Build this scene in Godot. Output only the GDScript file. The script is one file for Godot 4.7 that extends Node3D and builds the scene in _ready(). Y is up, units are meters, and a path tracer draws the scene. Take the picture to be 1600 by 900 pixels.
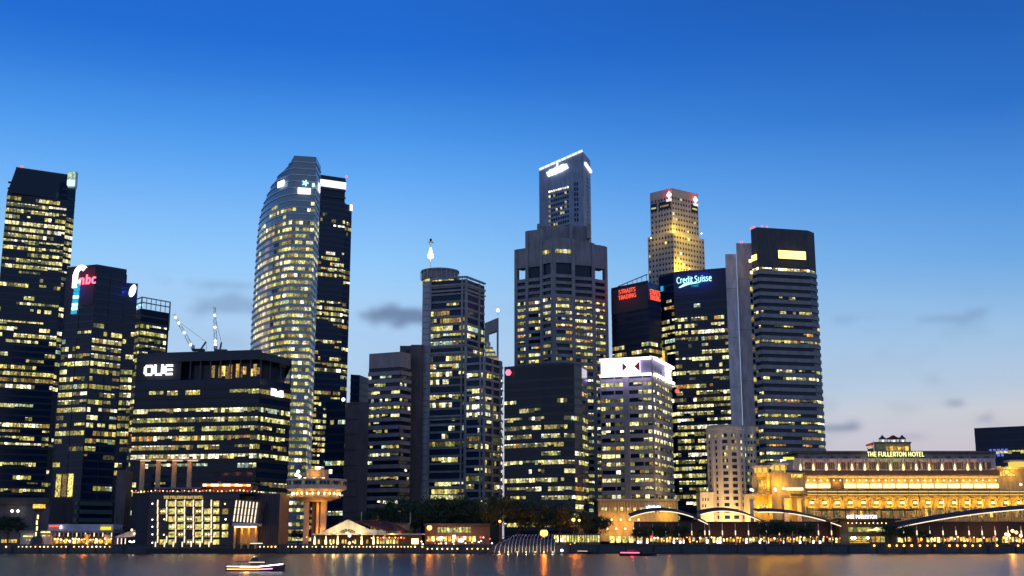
extends Node3D
# Waterfront business district at dusk, seen across a bay. Metres, y up, water at y = 0, quay at y = 3.
const F := 1900.0          # focal length in picture units (1600 wide)
const EYE := 4.36
const QUAY := 3.0
var pitch := atan(396.0 / 1900.0)
var ct := cos(pitch)
var sn := sin(pitch)
var rng := RandomNumberGenerator.new()
var M := {}
var WIN := []
var taken := {}
var unit_box: BoxMesh
var unit_ball: SphereMesh
var pending := []

# ---------------------------------------------------------------- survey: sight lines to places
func ratio(py: float) -> float:
	var v := (450.0 - py) / F
	return (v * ct + sn) / (ct - v * sn)

func at(px: float, py: float, d: float) -> Vector3:
	var v := (450.0 - py) / F
	var t := d / (ct - v * sn)
	return Vector3((px - 800.0) / F * t, EYE + (v * ct + sn) * t, -d)

func hy(py: float, d: float) -> float:
	return at(800, py, d).y

func roof_line(d0: float, pts: Array) -> PackedVector3Array:   # corners of a level roof, the first one d0 away
	var h := hy(pts[0][1], d0)
	var out := PackedVector3Array()
	for p in pts:
		var q := at(p[0], p[1], (h - EYE) / ratio(p[1]))
		out.append(Vector3(q.x, h, q.z))
	return out

# ---------------------------------------------------------------- nodes
func nth(n: int) -> String:
	return "%d%s" % [n, "th" if n % 100 in [11, 12, 13] else {1: "st", 2: "nd", 3: "rd"}.get(n % 10, "th")]

func numbered(called: String) -> String:
	if not taken.has(called):
		taken[called] = 0
		return called
	taken[called] += 1
	return "%s_%03d" % [called, taken[called]]

func thing(called: String, label: String, category: String, base: Vector3, group := "") -> Node3D:
	var o := Node3D.new()
	o.name = numbered(called)
	add_child(o)
	o.position = base
	o.set_meta("label", label)
	o.set_meta("category", category)
	if group != "":
		o.set_meta("group", group)
	return o

func structure(o: Node3D) -> Node3D:
	o.set_meta("kind", "structure")
	return o

func put(th: Node, called: String, mesh: Mesh, tr: Transform3D, m: Material) -> MeshInstance3D:
	var o := MeshInstance3D.new()
	o.name = called
	o.mesh = mesh
	if m:
		o.material_override = m
	o.cast_shadow = GeometryInstance3D.SHADOW_CASTING_SETTING_ON
	th.add_child(o, true)
	o.transform = tr
	return o

func org(n: Node) -> Vector3:
	var p := Vector3.ZERO
	while n != self:
		p += n.position
		n = n.get_parent()
	return p

func part(th: Node3D, called: String) -> Node3D:     # a part that is made of pieces
	var o := Node3D.new()
	o.name = called
	th.add_child(o, true)
	return o

func box(th: Node3D, called: String, c: Vector3, size: Vector3, m: Material, b := Basis.IDENTITY) -> MeshInstance3D:
	return put(th, called, unit_box, Transform3D(b * Basis.from_scale(size), c - org(th)), m)

func ball(th: Node3D, called: String, c: Vector3, r: float, m: Material) -> MeshInstance3D:
	return put(th, called, unit_ball, Transform3D(Basis.from_scale(Vector3.ONE * r * 2), c - org(th)), m)

# a box that covers a rectangle of the view with its front at distance d, thick metres deep
func rect(th: Node3D, called: String, x0: float, y0: float, x1: float, y1: float, d: float, thick: float, m: Material) -> MeshInstance3D:
	var ym := (y0 + y1) / 2
	var a := at(x0, ym, d)
	var b := at(x1, ym, d)
	var t := hy(y0, d)
	var u := hy(y1, d)
	return box(th, called, Vector3((a.x + b.x) / 2, (t + u) / 2, -d - thick / 2), Vector3(absf(b.x - a.x), absf(t - u), thick), m)

func bar(th: Node3D, called: String, a: Vector3, b: Vector3, w: float, m: Material) -> MeshInstance3D:
	var y := (b - a)
	var l := y.length()
	y = y / l
	var x := y.cross(Vector3.BACK if absf(y.z) < 0.9 else Vector3.RIGHT).normalized()
	return put(th, called, unit_box, Transform3D(Basis(x * w, y * l, x.cross(y) * w), (a + b) / 2 - org(th)), m)

func tri(st: SurfaceTool, a: Vector3, b: Vector3, c: Vector3, out: Vector3):
	if (c - a).cross(b - a).dot(out) < 0:
		var k := b
		b = c
		c = k
	st.add_vertex(a)
	st.add_vertex(b)
	st.add_vertex(c)

func quad(st: SurfaceTool, a: Vector3, b: Vector3, c: Vector3, d: Vector3, out: Vector3):
	tri(st, a, b, c, out)
	tri(st, a, c, d, out)

func start() -> SurfaceTool:
	var st := SurfaceTool.new()
	st.begin(Mesh.PRIMITIVE_TRIANGLES)
	st.set_smooth_group(-1)
	return st

func done(st: SurfaceTool) -> ArrayMesh:
	st.generate_normals()
	return st.commit()

# upright prism over a plan polygon (x, z), with a height for each corner
func prism(plan: PackedVector2Array, y0: float, tops: Array) -> ArrayMesh:
	var st := start()
	var n := plan.size()
	var mid := Vector2.ZERO
	for p in plan:
		mid += p / n
	var cw := Geometry2D.is_polygon_clockwise(plan)
	for i in n:
		var j := (i + 1) % n
		var a := plan[i]
		var b := plan[j]
		var e := (b - a)
		var o := Vector2(e.y, -e.x)
		if cw:
			o = -o
		var ha: float = tops[i]
		var hb: float = tops[j]
		quad(st, Vector3(a.x, y0, a.y), Vector3(b.x, y0, b.y), Vector3(b.x, hb, b.y), Vector3(a.x, ha, a.y), Vector3(o.x, 0, o.y))
	var t := Geometry2D.triangulate_polygon(plan)
	for k in range(0, t.size(), 3):
		tri(st, Vector3(plan[t[k]].x, tops[t[k]], plan[t[k]].y), Vector3(plan[t[k + 1]].x, tops[t[k + 1]], plan[t[k + 1]].y), Vector3(plan[t[k + 2]].x, tops[t[k + 2]], plan[t[k + 2]].y), Vector3.UP)
	return done(st)

# a solid whose visible sides follow the line pts and whose hidden back lies deep metres behind
func mass(th: Node3D, called: String, pts: PackedVector3Array, y0: float, y1: float, deep: float, m: Material, inset := 0.0, tops := []) -> MeshInstance3D:
	var plan := PackedVector2Array()
	var hs := []
	var away := ((pts[0] + pts[pts.size() - 1]) / 2)
	away.y = 0
	away = away.normalized()
	for i in pts.size():
		var q := pts[i] + away * inset - org(th)
		plan.append(Vector2(q.x, q.z))
		hs.append((tops[i] if tops else y1) - org(th).y)
	for k in [pts.size() - 1, 0]:
		var q := pts[k] + away * deep - org(th)
		plan.append(Vector2(q.x, q.z))
		hs.append((tops[k] if tops else y1) - org(th).y)
	return put(th, called, prism(plan, y0 - org(th).y, hs), Transform3D.IDENTITY, m)

# flat outline in the plane through a with axes u (right) and up, thick along -n
func slab(th: Node3D, called: String, outline: PackedVector2Array, a: Vector3, u: Vector3, n: Vector3, thick: float, m: Material) -> MeshInstance3D:
	var st := start()
	var o := a - org(th)
	var f := func(p: Vector2, k: float) -> Vector3: return o + u * p.x + Vector3.UP * p.y - n * k
	var t := Geometry2D.triangulate_polygon(outline)
	for k in range(0, t.size(), 3):
		tri(st, f.call(outline[t[k]], 0.0), f.call(outline[t[k + 1]], 0.0), f.call(outline[t[k + 2]], 0.0), n)
		tri(st, f.call(outline[t[k]], thick), f.call(outline[t[k + 1]], thick), f.call(outline[t[k + 2]], thick), -n)
	var cw := Geometry2D.is_polygon_clockwise(outline)
	for i in outline.size():
		var p := outline[i]
		var q := outline[(i + 1) % outline.size()]
		var e := q - p
		var w := Vector2(e.y, -e.x) * (-1.0 if cw else 1.0)
		quad(st, f.call(p, 0.0), f.call(q, 0.0), f.call(q, thick), f.call(p, thick), u * w.x + Vector3.UP * w.y)
	return put(th, called, done(st), Transform3D.IDENTITY, m)

# turned solid round a vertical axis, profile of (radius, height)
func lathe(th: Node3D, called: String, c: Vector3, profile: Array, m: Material, seg := 32) -> MeshInstance3D:
	var st := SurfaceTool.new()
	st.begin(Mesh.PRIMITIVE_TRIANGLES)
	st.set_smooth_group(-1)
	var o := c - org(th)
	for i in profile.size() - 1:
		for k in seg:
			var a := TAU * k / seg
			var b := TAU * (k + 1) / seg
			var p: Array = profile[i]
			var q: Array = profile[i + 1]
			var pa := o + Vector3(cos(a) * p[0], p[1], sin(a) * p[0])
			var pb := o + Vector3(cos(b) * p[0], p[1], sin(b) * p[0])
			var qa := o + Vector3(cos(a) * q[0], q[1], sin(a) * q[0])
			var qb := o + Vector3(cos(b) * q[0], q[1], sin(b) * q[0])
			var slope := Vector2(q[1] - p[1], p[0] - q[0])
			var out := Vector3(cos((a + b) / 2) * slope.x, slope.y, sin((a + b) / 2) * slope.x)
			if p[0] > 0.001:
				tri(st, pa, pb, qb if q[0] > 0.001 else qa, out)
			if q[0] > 0.001:
				tri(st, pa, qb, qa, out)
	return put(th, called, done(st), Transform3D.IDENTITY, m)

# ---------------------------------------------------------------- facades
func side_of(a: Vector3, b: Vector3) -> Array:   # [direction, outward normal, length]
	var d := Vector3(b.x - a.x, 0, b.z - a.z)
	var l := d.length()
	d /= l
	var n := d.cross(Vector3.UP)
	return [d, n, l]

func pick(weights: Array) -> int:
	var total := 0.0
	for w in weights:
		total += w
	var r := rng.randf() * total
	for i in weights.size():
		r -= weights[i]
		if r <= 0:
			return i
	return 0

func window(b: Basis, c: Vector3, size: Vector3, k: int):
	pending.append([Transform3D(b * Basis.from_scale(size), c), k + 10 * [0, 0, 1, 1, 2][rng.randi() % 5], size.x * size.y])

# floors and lit windows on the upright face from a to b
func facade(th: Node3D, a: Vector3, b: Vector3, y0: float, y1: float, s: Dictionary):
	var side := side_of(a, b)
	var d: Vector3 = side[0]
	var n: Vector3 = side[1]
	var l: float = side[2]
	var basis := Basis(d, Vector3.UP, n)
	var floors: int = maxi(1, roundi((y1 - y0) / s.fh))
	var fh := (y1 - y0) / floors
	var bays: int = maxi(1, roundi(l / (s.bw * s.get("fine", 0.78))))
	var bw := l / bays
	var band: float = s.get("band", 0.0) * fh
	var proud: float = s.get("proud", 0.25)
	var off: float = s.get("off", 0.0)
	var lit: String = s.get("lit", "")
	var pal: Array = s.get("pal", [4, 4, 3, 1, 2, 0.5, 0.5, 3])
	var run: float = s.get("run", 0.62) - 0.12
	var grow: float = s.get("win", 0.88)
	var split: int = s.get("split", 1)
	for f in floors:
		var yb := y0 + f * fh
		if band > 0:
			box(th, s.get("band_name", "floor_band"), (a + b) / 2 * Vector3(1, 0, 1) + Vector3.UP * (yb + band / 2 + off) + n * (proud / 2 - 0.2), Vector3(l, band, proud + 0.4), s.mat, basis)
		if lit == "":
			continue
		var dens := float(lit[clampi(int((floors - 1 - f) * lit.length() / float(floors)), 0, lit.length() - 1)].to_int()) / 9.0
		if dens <= 0:
			continue
		dens = clampf(dens * rng.randf_range(1.1, 2.2) + 0.06, 0, 0.97)
		var on := rng.randf() < dens
		var k := pick(pal)
		var k0 := k
		var cut := 1.0
		var tubes := rng.randf() < 0.5
		for i in bays:
			if rng.randf() > run:
				on = rng.randf() < dens
				k = k0 if rng.randf() < 0.45 else pick(pal)
				cut = 1.0 if rng.randf() < 0.65 else rng.randf_range(0.4, 0.8)
			if not on:
				continue
			var h: float = (fh - band) * s.get("tall", 0.8) * cut
			var top: float = yb + fh - (fh - band) * (1.0 - s.get("tall", 0.8)) * 0.5
			for q in split:
				if split > 1 and rng.randf() < 0.18:
					continue
				var w: float = bw / split
				if tubes and cut == 1.0 and rng.randf() < 0.6:      # a row of ceiling lamps behind the glass
					window(basis, Vector3(a.x, 0, a.z) + d * (bw * i + w * (q + 0.5)) + Vector3.UP * (top - 0.3) + n * (s.get("set", 0.04) + 0.03), Vector3(w * 0.7, 0.34, 0.12), 4)
				window(basis, Vector3(a.x, 0, a.z) + d * (bw * i + w * (q + 0.5)) + Vector3.UP * (top - h / 2) + n * (s.get("set", 0.04)), Vector3(w * grow, h, 0.12), k if rng.randf() < 0.6 else (7 if rng.randf() < 0.35 else pick(pal)))
	if s.has("pier"):
		var step: int = roundi(s.get("every", 2) / s.get("fine", 0.78))
		var i := 0
		while i <= bays:
			box(th, "pier", Vector3(a.x, 0, a.z) + d * (bw * i) + Vector3.UP * ((y0 + y1) / 2) + n * (s.pier_proud / 2 - 0.2), Vector3(s.pier, y1 - y0, s.pier_proud + 0.4), s.get("pier_mat", s.mat), basis)
			i += step

# the 300 largest windows as panes of their own, the rest as one part
func close(th: Node3D):
	pending.sort_custom(func(p, q): return p[2] > q[2])
	var rest := {}
	for i in pending.size():
		var p: Array = pending[i]
		var t: Transform3D = p[0]
		t.origin -= th.position
		if i < 300:
			put(th, "lit_window", unit_box, t, WIN[p[1]])
		else:
			if not rest.has(p[1]):
				rest[p[1]] = start_plain()
			rest[p[1]].append_from(unit_box, 0, t)
	if rest.size():
		var am: ArrayMesh = null
		for k in rest:
			am = rest[k].commit(am)
			am.surface_set_material(am.get_surface_count() - 1, WIN[k])
		put(th, "lit_windows", am, Transform3D.IDENTITY, null).set_meta("kind", "stuff")
	pending.clear()

func start_plain() -> SurfaceTool:
	var st := SurfaceTool.new()
	st.begin(Mesh.PRIMITIVE_TRIANGLES)
	return st

func letters(th: Node3D, text: String, c: Vector3, w: float, h: float, d: Vector3, n: Vector3, m: Material, font := "Droid Sans", bold := false, called := "sign_lettering") -> MeshInstance3D:
	var tm := TextMesh.new()
	var sf := SystemFont.new()
	sf.font_names = PackedStringArray([font])
	sf.font_weight = 700 if bold else 400
	tm.font = sf
	tm.text = text
	tm.font_size = 32
	tm.pixel_size = 0.05
	tm.depth = 0.3
	tm.curve_step = 2.0
	var box_ := tm.get_aabb()
	var sc := Vector3(w / box_.size.x, h / box_.size.y, 0.8)
	var mid := box_.position + box_.size / 2
	var b := Basis(d * sc.x, Vector3.UP * sc.y, n * sc.z)
	return put(th, called, tm, Transform3D(b, c - org(th) - b * mid), m)

func lamp_light(th: Node3D, c: Vector3, color: Color, energy: float, size := 0.3):
	var l := OmniLight3D.new()
	l.name = "light"
	l.light_color = color
	l.light_energy = energy * 3.0
	l.light_size = size
	l.omni_range = 60.0
	l.omni_attenuation = 2.0
	l.shadow_enabled = true
	th.add_child(l, true)
	l.position = c - org(th)

# ---------------------------------------------------------------- materials
func mat(c: Color, rough := 0.8, metal := 0.0, grain := 0.0) -> StandardMaterial3D:
	var m := StandardMaterial3D.new()
	m.albedo_color = c.linear_to_srgb()
	m.roughness = rough
	m.metallic = metal
	if grain > 0:
		m.albedo_texture = grain_tex
		m.uv1_triplanar = true
		m.uv1_world_triplanar = true
		m.uv1_scale = Vector3(1, 0.35, 1) * grain
	return m

func glow(c: Color, energy: float, mottled := false) -> StandardMaterial3D:
	var m := StandardMaterial3D.new()
	m.albedo_color = Color(0.03, 0.035, 0.04)
	m.roughness = 0.15
	m.emission_enabled = true
	m.emission = c.linear_to_srgb()
	m.emission_energy_multiplier = energy
	if mottled:
		m.emission_operator = BaseMaterial3D.EMISSION_OP_MULTIPLY
		m.emission_texture = room_tex
		m.uv1_triplanar = true
		m.uv1_world_triplanar = true
		m.uv1_scale = Vector3(1 / 62.0, 1 / 71.0, 1 / 62.0)
		m.uv1_triplanar_sharpness = 8.0
	return m

var grain_tex: ImageTexture
var room_tex: ImageTexture

func make_textures():
	var fn := FastNoiseLite.new()
	fn.seed = 7
	fn.frequency = 0.03
	fn.fractal_octaves = 5
	var im := fn.get_seamless_image(256, 256)
	im.convert(Image.FORMAT_RGB8)
	for y in 256:
		for x in 256:
			var v := 0.78 + 0.22 * im.get_pixel(x, y).r + rng.randf_range(-0.03, 0.03)
			im.set_pixel(x, y, Color(v, v, v))
	grain_tex = ImageTexture.create_from_image(im)
	# what is behind lit panes: partitions, blinds, desks and people as uneven blocks of light and dark
	var rm := Image.create(128, 128, false, Image.FORMAT_RGB8)
	for y in 128:
		for x in 128:
			var v := rng.randf_range(0.55, 1.0)
			if rng.randf() < 0.13:
				v = rng.randf_range(0.12, 0.4)
			rm.set_pixel(x, y, Color(v, v * rng.randf_range(0.95, 1.0), v * rng.randf_range(0.8, 1.0)))
	room_tex = ImageTexture.create_from_image(rm)

func make_materials():
	M.black_glass = mat(Color(0.008, 0.026, 0.058), 0.12)
	M.blue_glass = mat(Color(0.010, 0.030, 0.070), 0.28)
	M.teal_glass = mat(Color(0.006, 0.022, 0.036), 0.1)
	M.pale_glass = mat(Color(0.17, 0.23, 0.28), 0.1, 0.25)
	M.taupe = mat(Color(0.40, 0.32, 0.30), 0.8, 0.0, 0.03)
	M.slab_grey = mat(Color(0.30, 0.38, 0.50), 0.7, 0.0, 0.03)
	for k in [M.black_glass, M.teal_glass, M.blue_glass]:
		k.metallic_specular = 0.32
	M.dark_band = mat(Color(0.026, 0.034, 0.05), 0.5, 0.0, 0.05)
	M.brown_band = mat(Color(0.05, 0.042, 0.045), 0.6, 0.0, 0.05)
	M.grey = mat(Color(0.42, 0.40, 0.38), 0.8, 0.0, 0.03)
	M.mid_grey = mat(Color(0.34, 0.325, 0.32), 0.8, 0.0, 0.03)
	M.pale = mat(Color(0.60, 0.56, 0.56), 0.8, 0.0, 0.03)
	M.mauve = mat(Color(0.74, 0.66, 0.68), 0.8, 0.0, 0.03)
	M.cream = mat(Color(0.66, 0.59, 0.48), 0.85, 0.0, 0.03)
	M.granite = mat(Color(0.62, 0.55, 0.46), 0.75, 0.0, 0.03)
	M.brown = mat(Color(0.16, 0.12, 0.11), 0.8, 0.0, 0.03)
	M.metal = mat(Color(0.74, 0.73, 0.70), 0.45, 0.0)
	M.white = mat(Color(0.72, 0.70, 0.66), 0.7, 0.0, 0.06)
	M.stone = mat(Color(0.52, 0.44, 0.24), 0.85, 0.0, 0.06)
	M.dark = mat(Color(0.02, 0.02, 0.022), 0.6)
	M.slate = mat(Color(0.07, 0.075, 0.09), 0.6, 0.0, 0.06)
	M.red_roof = mat(Color(0.22, 0.05, 0.03), 0.8, 0.0, 0.2)
	M.bark = mat(Color(0.07, 0.05, 0.035), 0.9, 0.0, 0.6)
	M.quay_stone = mat(Color(0.09, 0.09, 0.095), 0.85, 0.0, 0.15)
	M.paving = mat(Color(0.12, 0.11, 0.10), 0.85, 0.0, 0.1)
	var cols := [[Color(1.0, 0.89, 0.26), 1.0], [Color(1.0, 0.98, 0.50), 1.4], [Color(0.84, 0.88, 0.26), 0.7], [Color(0.9, 0.6, 0.18), 0.5],
		[Color(1.0, 0.97, 0.8), 2.2], [Color(1.0, 0.5, 0.1), 0.9], [Color(0.65, 0.95, 0.88), 0.9], [Color(0.55, 0.56, 0.26), 0.3], [Color(1.0, 0.62, 0.12), 1.6], [Color(1.0, 0.85, 0.3), 2.6]]
	for c in cols:
		WIN.append(glow(c[0], c[1] * 1.35, true))
	for f in [0.55, 1.6]:                     # dimmer and brighter rooms
		for c in cols:
			WIN.append(glow(c[0].lerp(Color(1, 0.9, 0.6), 0.0 if f < 1 else 0.1), c[1] * 1.35 * f, true))
	M.sign_white = glow(Color(0.95, 0.93, 1.0), 3.0)
	M.sign_red = glow(Color(1.0, 0.10, 0.05), 1.6)
	M.sign_pink = glow(Color(1.0, 0.12, 0.20), 3.0)
	M.sign_cyan = glow(Color(0.02, 0.45, 0.75), 1.0)
	M.sign_aqua = glow(Color(0.45, 0.95, 1.0), 2.0)
	M.sign_blue = glow(Color(0.10, 0.16, 0.9), 1.0)
	M.sign_yellow = glow(Color(1.0, 0.82, 0.22), 2.4)
	M.sign_lime = glow(Color(1.0, 1.0, 0.35), 2.2)
	M.sign_gold = glow(Color(1.0, 0.66, 0.2), 1.1)
	M.lamp_white = glow(Color(1.0, 0.96, 0.9), 8.0)
	M.lamp_warm = glow(Color(1.0, 0.70, 0.32), 4.0)
	M.lamp_amber = glow(Color(1.0, 0.48, 0.09), 4.0)
	M.lamp_red = glow(Color(1.0, 0.06, 0.04), 3.0)
	M.lamp_blue = glow(Color(0.3, 0.45, 1.0), 4.0)
	M.strip_warm = glow(Color(1.0, 0.80, 0.55), 1.6)
	M.strip_gold = glow(Color(1.0, 0.62, 0.16), 1.6)
	M.strip_cream = glow(Color(1.0, 0.78, 0.32), 2.2)
	M.strip_orange = glow(Color(1.0, 0.30, 0.05), 2.4)

# ---------------------------------------------------------------- the script proper
func _ready():
	rng.seed = 20240611
	unit_box = BoxMesh.new()
	unit_ball = SphereMesh.new()
	unit_ball.radial_segments = 12
	unit_ball.rings = 6
	make_view()
	make_textures()
	make_materials()
	make_setting()
	towers_left()
	towers_middle()
	towers_right()
	waterfront_left()
	waterfront_middle()
	hotel()
	waterfront_right()
	trees()
	lamps_and_boats()

func sky_color(el: float, left: float, east: float) -> Color:
	var a := [[0.0, 190, 182, 195], [5.0, 190, 206, 226], [8.0, 178, 207, 238], [11.2, 166, 207, 246], [12.7, 148, 203, 252], [16.9, 98, 169, 245], [18.9, 74, 150, 235], [21.2, 50, 124, 220], [22.9, 36, 110, 212], [24.8, 34, 105, 206], [40.0, 29, 92, 186], [90.0, 22, 72, 152]]
	var b := [[0.0, 190, 172, 182], [4.4, 204, 197, 206], [5.7, 203, 205, 213], [6.6, 184, 202, 222], [9.5, 153, 192, 230], [12.2, 112, 170, 228], [15.2, 82, 148, 224], [19.1, 47, 114, 202], [22.9, 35, 97, 185], [24.8, 32, 89, 173], [40.0, 27, 84, 170], [90.0, 22, 70, 148]]
	var e := [[0.0, 176, 176, 190], [6.0, 178, 184, 202], [14.0, 154, 178, 212], [24.0, 104, 148, 210], [40.0, 56, 110, 194], [90.0, 22, 71, 150]]   # unseen sky behind the camera, its brightness and tint set to light the facades
	var out := []
	for t in [a, b, e]:
		var c := Color()
		for i in t.size() - 1:
			if el <= t[i + 1][0]:
				var k: float = (el - t[i][0]) / (t[i + 1][0] - t[i][0])
				k = clampf(k, 0, 1)
				var p: Array = t[i]
				var q: Array = t[i + 1]
				c = Color(p[1] / 255.0, p[2] / 255.0, p[3] / 255.0).srgb_to_linear().lerp(Color(q[1] / 255.0, q[2] / 255.0, q[3] / 255.0).srgb_to_linear(), k)
				break
		out.append(c)
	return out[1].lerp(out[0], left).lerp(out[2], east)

func make_view():
	var cam := Camera3D.new()
	cam.name = "camera"
	add_child(cam)
	cam.position = Vector3(0, EYE, 0)
	cam.rotation.x = pitch
	cam.fov = rad_to_deg(2.0 * atan(450.0 / F))
	cam.near = 1.0
	cam.far = 12000.0
	cam.current = true
	# dusk sky: colour by height, a little paler towards where the sun went down, with thin cloud streaks
	var w := 1536
	var h := 768
	var im := Image.create(w, h, false, Image.FORMAT_RGBF)
	var fn := FastNoiseLite.new()
	fn.seed = 11
	fn.frequency = 1.0
	fn.fractal_octaves = 4
	var wisp := FastNoiseLite.new()
	wisp.seed = 5
	wisp.frequency = 1.0
	wisp.fractal_octaves = 5
	# bearing, height, half width, half height (degrees), strength of the darker clouds
	var clouds := [[-5.6, 10.6, 2.3, 0.55, 0.85], [-13.4, 10.6, 3.2, 0.5, 0.42], [-14.5, 11.6, 2.6, 0.3, 0.35], [15.2, 5.1, 1.1, 0.17, 0.8], [20.9, 5.4, 0.75, 0.16, 0.6], [20.2, 6.0, 0.8, 0.13, 0.6],
		[20.2, 9.8, 1.6, 0.3, 0.35], [15.2, 9.9, 1.0, 0.35, 0.25], [-24.5, 11.5, 2.0, 1.3, 0.45], [18.3, 4.6, 1.4, 0.2, 0.3]]
	for y in h:
		var el := 90.0 - (y + 0.5) / h * 180.0
		for x in w:
			var az := wrapf((x + 0.5) / w * TAU, -PI, PI)      # bearing, 0 is straight ahead (-z), right is positive
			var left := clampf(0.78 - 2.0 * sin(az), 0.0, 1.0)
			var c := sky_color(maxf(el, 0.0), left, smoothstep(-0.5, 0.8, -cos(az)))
			if el > 0.5 and el < 24.0:
				var p := Vector3(cos(az) * 14.0, el * 0.75, sin(az) * 14.0)
				var v := wisp.get_noise_3dv(p)
				var band := smoothstep(0.5, 4.0, el) * (1.0 - smoothstep(8.0, 13.0, el))
				var k := smoothstep(0.22, 0.5, v) * band * 0.12
				for q in clouds:
					var dx: float = (rad_to_deg(az) - q[0]) / q[2]
					var dy: float = (el - q[1]) / q[3]
					if absf(dx) < 1.8 and absf(dy) < 2.2:
						k = maxf(k, smoothstep(0.05, 0.7, 1.0 - sqrt(dx * dx + dy * dy) + 1.1 * v + 0.5 * fn.get_noise_3dv(p * 3.1)) * q[4])
				c = c.lerp(Color(0.125, 0.19, 0.335), k)
				var v2 := fn.get_noise_3dv(p * 0.8)
				c = c.lerp(c * 0.86, smoothstep(0.0, 0.35, v2) * band * 0.2)
			im.set_pixel(x, y, c)
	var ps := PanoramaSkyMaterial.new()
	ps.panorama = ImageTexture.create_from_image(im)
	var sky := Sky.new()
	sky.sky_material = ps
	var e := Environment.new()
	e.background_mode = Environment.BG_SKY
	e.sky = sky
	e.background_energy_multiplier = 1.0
	e.tonemap_mode = Environment.TONE_MAPPER_LINEAR
	e.tonemap_exposure = 1.0
	e.sdfgi_enabled = true
	e.ssao_enabled = true
	e.ssil_enabled = true
	var we := WorldEnvironment.new()
	we.name = "environment"
	we.environment = e
	add_child(we)
	# last glow of the sun that has set beyond the right edge of the view
	var sun := DirectionalLight3D.new()
	sun.name = "sun"
	sun.light_energy = 0.04
	sun.light_color = Color(1.0, 0.72, 0.55)
	sun.light_angular_distance = 20.0
	sun.shadow_enabled = true
	add_child(sun)
	sun.rotation = Vector3(deg_to_rad(-4), deg_to_rad(-125), 0)

func make_setting():
	var wn := FastNoiseLite.new()
	wn.seed = 3
	wn.frequency = 0.02
	wn.fractal_octaves = 4
	var im := wn.get_seamless_image(512, 512)
	im.convert(Image.FORMAT_RGBA8)
	im.bump_map_to_normal_map(3.0)
	var wm := StandardMaterial3D.new()
	wm.albedo_color = Color(0.008, 0.018, 0.026).linear_to_srgb()
	wm.roughness = 0.29
	wm.metallic_specular = 0.28
	wm.normal_enabled = true
	wm.normal_texture = ImageTexture.create_from_image(im)
	wm.normal_scale = 0.05
	wm.uv1_triplanar = true
	wm.uv1_world_triplanar = true
	wm.uv1_scale = Vector3(0.012, 0.02, 0.05)
	var pm := PlaneMesh.new()
	pm.size = Vector2(5000, 1460)
	var water := put(self, "water", pm, Transform3D(Basis.IDENTITY, Vector3(0, 0, 274)), wm)
	structure(water)
	water.set_meta("label", "dark smooth bay water in front of the quay")
	var g := put(self, "ground", unit_box, Transform3D(Basis.from_scale(Vector3(9000, 4, 6000)), Vector3(0, 1, -3456.5)), M.paving)
	structure(g)
	g.set_meta("label", "paved land behind the sea wall")
	var wall := Node3D.new()
	wall.name = "sea_wall"
	add_child(wall)
	wall.position = Vector3(0, 0, -455)
	structure(wall)
	wall.set_meta("label", "dark stone sea wall along the water")
	for i in 60:
		var x := -300.0 + i * 10.2
		box(wall, "wall_panel", Vector3(x, 1.35, -455.6), Vector3(10.1, 3.5, 1.5), M.quay_stone)
		box(wall, "fender", Vector3(x + 5.0, 1.2, -454.7), Vector3(0.5, 2.6, 0.4), M.dark)
	box(wall, "coping", Vector3(0, 3.2, -455.5), Vector3(640, 0.22, 1.9), M.quay_stone)

# ---------------------------------------------------------------- office towers
func base_of(pts: PackedVector3Array) -> Vector3:
	var p := (pts[0] + pts[pts.size() - 1]) / 2
	return Vector3(p.x, QUAY, p.z)

func rail(th: Node3D, a: Vector3, b: Vector3, y: float, m: Material):
	var s := side_of(a, b)
	box(th, "parapet", (a + b) / 2 * Vector3(1, 0, 1) + Vector3.UP * y - s[1] * 0.3, Vector3(s[2], 1.2, 0.6), m, Basis(s[0], Vector3.UP, s[1]))

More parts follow.
